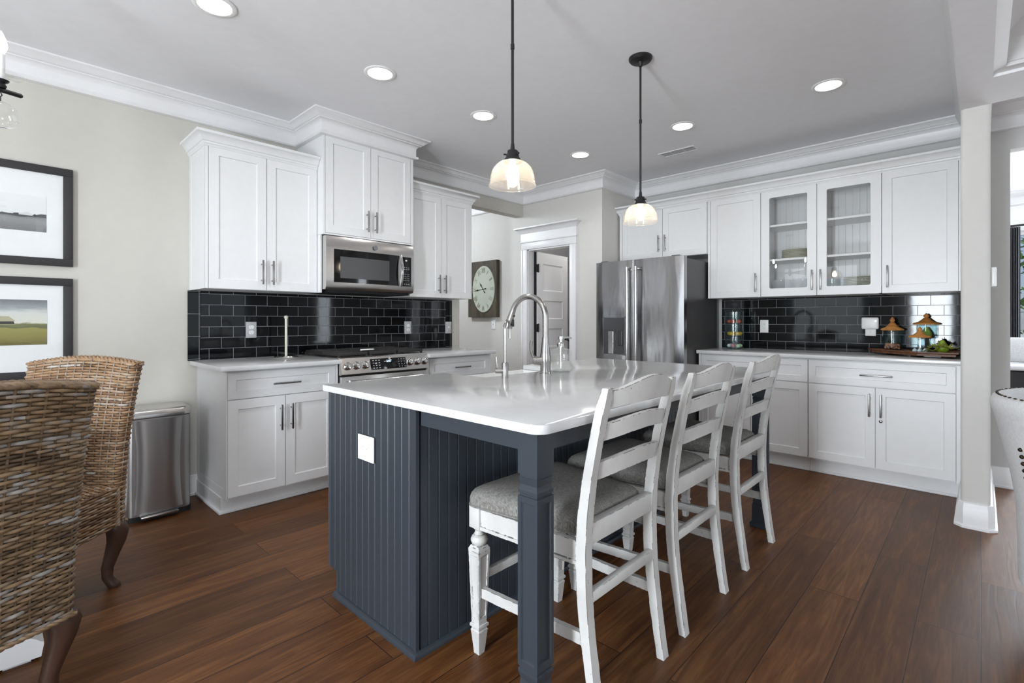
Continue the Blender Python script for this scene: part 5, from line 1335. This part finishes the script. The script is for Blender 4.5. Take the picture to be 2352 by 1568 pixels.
def sprig(label, x, y, rz, L, seed):
    t = thing('leafy_sprig', label, 'greenery', (x, y, TZ + .004), rz, 'sprigs on the tray'); rnd = random.Random(seed)
    pts = [Vector((L * k / 8, .012 * math.sin(k * .8), .012 + .03 * math.sin(PI * k / 8) + .02 * k / 8)) for k in range(9)]
    m = MB(); m.tube(pts, .0024, 6); m.build('twig', 'twig', t)
    m = MB()
    for k in range(26):
        p = pts[0].lerp(pts[-1], rnd.random()); i = min(7, int(8 * p.x / L)); p = pts[i].lerp(pts[i + 1], rnd.random()); a = rnd.uniform(-1.3, 1.3) + (0 if rnd.random() < .7 else PI); el = rnd.uniform(-.1, .9); l_ = rnd.uniform(.022, .038); w_ = l_ * .32
        d = Vector((math.cos(a) * math.cos(el), math.sin(a) * math.cos(el), math.sin(el))); s_ = d.cross(Vector((0, 0, 1))).normalized(); u_ = s_.cross(d)
        q = [p, p + d * l_ * .5 + s_ * w_ - u_ * .003, p + d * l_, p + d * l_ * .5 - s_ * w_ - u_ * .003]; mid = p + d * l_ * .5 + u_ * .001
        q = [v + Vector((0, 0, max(0, .001 - v.z))) for v in q]
        m.prism([q[0], q[1], q[2], q[3]], u_ * .0014)
    m.build('leaves', 'leaf', t, 0)
sprig('yellow-green leafy sprig along the front edge of the tray', 4.585, .30, math.radians(-86), .15, 2)
sprig('leafy sprig with dark twig reaching to the stub wall end of the tray', 4.675, .245, math.radians(-84), .11, 5)
# ---- dishes behind the glass doors -------------------------------------------------------------
def plate(label, x, y, z, r, grp):
    m = MB(); m.lathe([(0, 0), (r * .55, 0), (r * .62, .002), (r * .97, .010), (r, .012), (r * .985, .0135), (r * .60, .0058), (0, .004)], n=36); o = m.build('plate', 'cream', None, 50); o.location = (x, y, z); return tag(o, label, 'plate', grp)
ordn = ['lowest', 'second from the bottom', 'third from the bottom', 'middle', 'third from the top', 'second from the top', 'topmost']
for k in range(7): plate('cream plate, %s of the stack on the middle shelf behind glass' % ordn[k], 4.80, 1.155, UZ + .319 + .0118 * k, .118, 'plates on the middle shelf')
for k in range(7): plate('cream plate, %s of the stack on the cabinet floor behind glass' % ordn[k], 4.80, .700, UZ + .0585 + .0118 * k, .118, 'plates on the cabinet floor')
def glass_bowl(label, x, y, r):
    t = thing('glass_bowl', label, 'bowl', (x, y, UZ + .0585)); m = MB(); h = .088
    m.lathe([(0, .003), (r * .5, .003), (r * .78, .02), (r * .93, .05), (r * .965, h - .002), (r, h), (r * .99, h - .006), (r * .95, .046), (r * .8, .014), (r * .55, 0), (0, 0)], n=32); m.build('bowl_wall', thin_glass('bowl_glass', (.97, .98, .98), 1.5, .02, .30, (.95, .96, .96)), t, 60)
glass_bowl('clear glass bowl behind glass, nearer the fridge side', 4.765, 1.265, .078); glass_bowl('clear glass bowl behind glass, under the plate stack', 4.765, 1.095, .085)
t = thing('glass_canister', 'lidded glass canister beside the lower stack of plates', 'canister', (4.765, .885, UZ + .0585)); m = MB(); m.lathe(cyl_jar(0, .075, .058), n=28); m.build('canister_wall', 'teal_glass', t, 40)
m = MB(); m.lathe([(.058, .0755), (.062, .080), (.050, .098), (.02, .112), (.010, .115), (.014, .126), (0, .132)], n=28); m.build('lid', 'glass', t, 50)

# ================================================================== beyond the stub wall
t = thing('armchair', 'white upholstered barrel armchair with dark nailhead trim', 'armchair', (2.85, -.48, 0))
m = MB(); R = []; prof = [(.372, .16), (.374, .30), (.378, .46), (.398, .60), (.424, .72), (.440, .80), (.452, .838), (.455, .862), (.446, .884), (.425, .894), (.400, .888), (.378, .868), (.360, .82), (.340, .70), (.325, .52), (.320, .38), (.318, .16)]
A0, A1, n = math.radians(-52), math.radians(232), 60
for k in range(n + 1):
    a = A0 + (A1 - A0) * k / n; d = min(k, n - k) / n; dz = -.16 * max(0, 1 - d / .16) ** 1.5
    R.append([(r * math.cos(a), r * math.sin(a), z + (dz if z > .4 else 0)) for r, z in prof])
m.loft(R); sh = m.build('backrest', 'white_fabric', t, 60)
m = MB(); P = []
for k in range(1, 64):
    a = A0 + (A1 - A0) * k / 64; d = min(k, 64 - k) / 64; dz = -.16 * max(0, 1 - d / .16) ** 1.5; P.append((.432 * math.cos(a), .432 * math.sin(a), .893 + dz, a))
for x, y, z, a in P: m.ball((x, y, z), .0062, .0062, .003, 8)
for k in range(10):
    a = math.radians(118); z = .47 + .026 * k; r = .3805 + max(0, z - .46) * .17; m.ball((r * math.cos(a), r * math.sin(a), z), .008, .008, .008, 8)
m.build('nailheads', plain('antique_brass', '3b3026', .4, metal=.7), sh, 60)
m = MB(); m.lathe([(0, .16), (.33, .16), (.335, .20), (.335, .40), (.32, .44), (.25, .455), (0, .46)], n=40, ell=1.0); m.build('seat', 'white_fabric', t, 50)
for x, y in ((-.22, -.22), (.22, -.22), (-.22, .22), (.22, .22)):
    m = MB(); m.lathe([(.018, 0), (.024, .15), (.024, .165), (0, .165)], (x, y, 0), 12); m.build('leg', 'dark_wood', t)
t = thing('daybed', 'dark daybed with a pale cushion under the sitting room window', 'daybed', (7.35, -1.0, 0))
m = MB(); m.box(-.42, -.85, .06, .42, .85, .69, .02); m.box(.28, -.85, .68, .42, .85, .90, .03); m.build('body', plain('charcoal_upholstery', '2f2f31', .8), t)
m = MB(); m.box(-.44, -.84, .694, .27, .84, .745, .02, 3); m.build('seat_cushion', 'white_fabric', t)
for x in (-.36, .36):
    for y in (-.78, .78):
        m = MB(); m.box(x - .03, y - .03, 0, x + .03, y + .03, .065); m.build('leg', 'dark_wood', t, 0)
def pillow(label, x, y, rz, tilt):
    m = MB(); R = []
    for u, w_ in ((-.13, .01), (-.12, .04), (-.07, .07), (0, .085), (.07, .07), (.12, .04), (.13, .01)): R.append([(max(-.2, min(.2, .23 * math.cos(2 * PI * k / 20) * 1.2)) , w_ * math.sin(2 * PI * k / 20) * .75, u) for k in range(20)])
    m.loft(R); o = m.build('throw_pillow', 'pale_fabric', None, 70); o.rotation_euler = (tilt, 0, rz); o.location = (x, y, .880); tag(o, label, 'pillow')
pillow('pale throw pillow at the daybed end by the curtain', 7.36, -.33, PI/2, .15); pillow('pale throw pillow in the middle of the daybed', 7.36, -.85, PI/2, .15)
t = thing('curtain', 'dark grey curtain hanging beside the sitting room window', 'curtain', (8.20, -.245, 0))
m = MB(); n = 40; R = []
for z in (.03, .8, 1.6, 2.27):
    front = [(-.03 + .022 * math.sin(k * 1.25), -.085 + .15 * k / n, z) for k in range(n + 1)]; R.append(front + [(x + .004, y, zz) for x, y, zz in reversed(front)])
m.loft(R); m.build('drape', 'curtain', t, 60)
m = MB(); m.tube([(-.03, -1.9, 2.285), (-.03, .10, 2.285)], .012, 10); m.ball((-.03, .11, 2.285), .022); m.build('rod', 'black', t)
M['lawn'] = plain('lawn_green', '6f8f3f', .9)
m = MB(); m.box(-26, -30, -.45, 40, 30, -.35); struct('ground_outside', m, 'lawn', 'green lawn outside the windows', 'lawn', smooth=0)
def bush(label, x, y, r, h, seed):
    t = thing('garden_tree', label, 'tree', (x, y, -.35), 0, 'trees outside the windows'); rnd = random.Random(seed)
    m = MB(); m.tube([(0, 0, 0), (.05, .03, h * .35), (0, 0, h * .6)], [.12, .09, .05], 8); m.build('trunk', 'dark_wood', t)
    m = MB()
    for k in range(900):
        a, b = rnd.random() * 2 * PI, math.acos(rnd.uniform(-1, 1)); q = rnd.random() ** .4; p = Vector((r * q * math.sin(b) * math.cos(a), r * q * math.sin(b) * math.sin(a), h * .58 + h * .42 * q * math.cos(b)))
        d = Vector((rnd.gauss(0, 1), rnd.gauss(0, 1), rnd.gauss(0, .6))).normalized(); s_ = d.cross(Vector((.3, .2, 1))).normalized(); L = rnd.uniform(.09, .2)
        m.face([p, p + d * L * .5 + s_ * L * .28, p + d * L, p + d * L * .5 - s_ * L * .28])
    m.build('foliage', M.setdefault('foliage', plain('tree_leaves', '86b545', .6)), t, 0, recalc=False)
bush('leafy green tree outside the sitting room window', 11.4, -.75, 1.6, 3.4, 3); bush('leafy green tree further along outside the sitting room window', 13.5, -4.9, 1.9, 4.2, 6)
bush('leafy green tree outside the dining end window', -7.0, 2.6, 1.8, 3.6, 12); bush('leafy green tree outside the tall window near the beam', -6.2, -.9, 1.5, 3.0, 15)
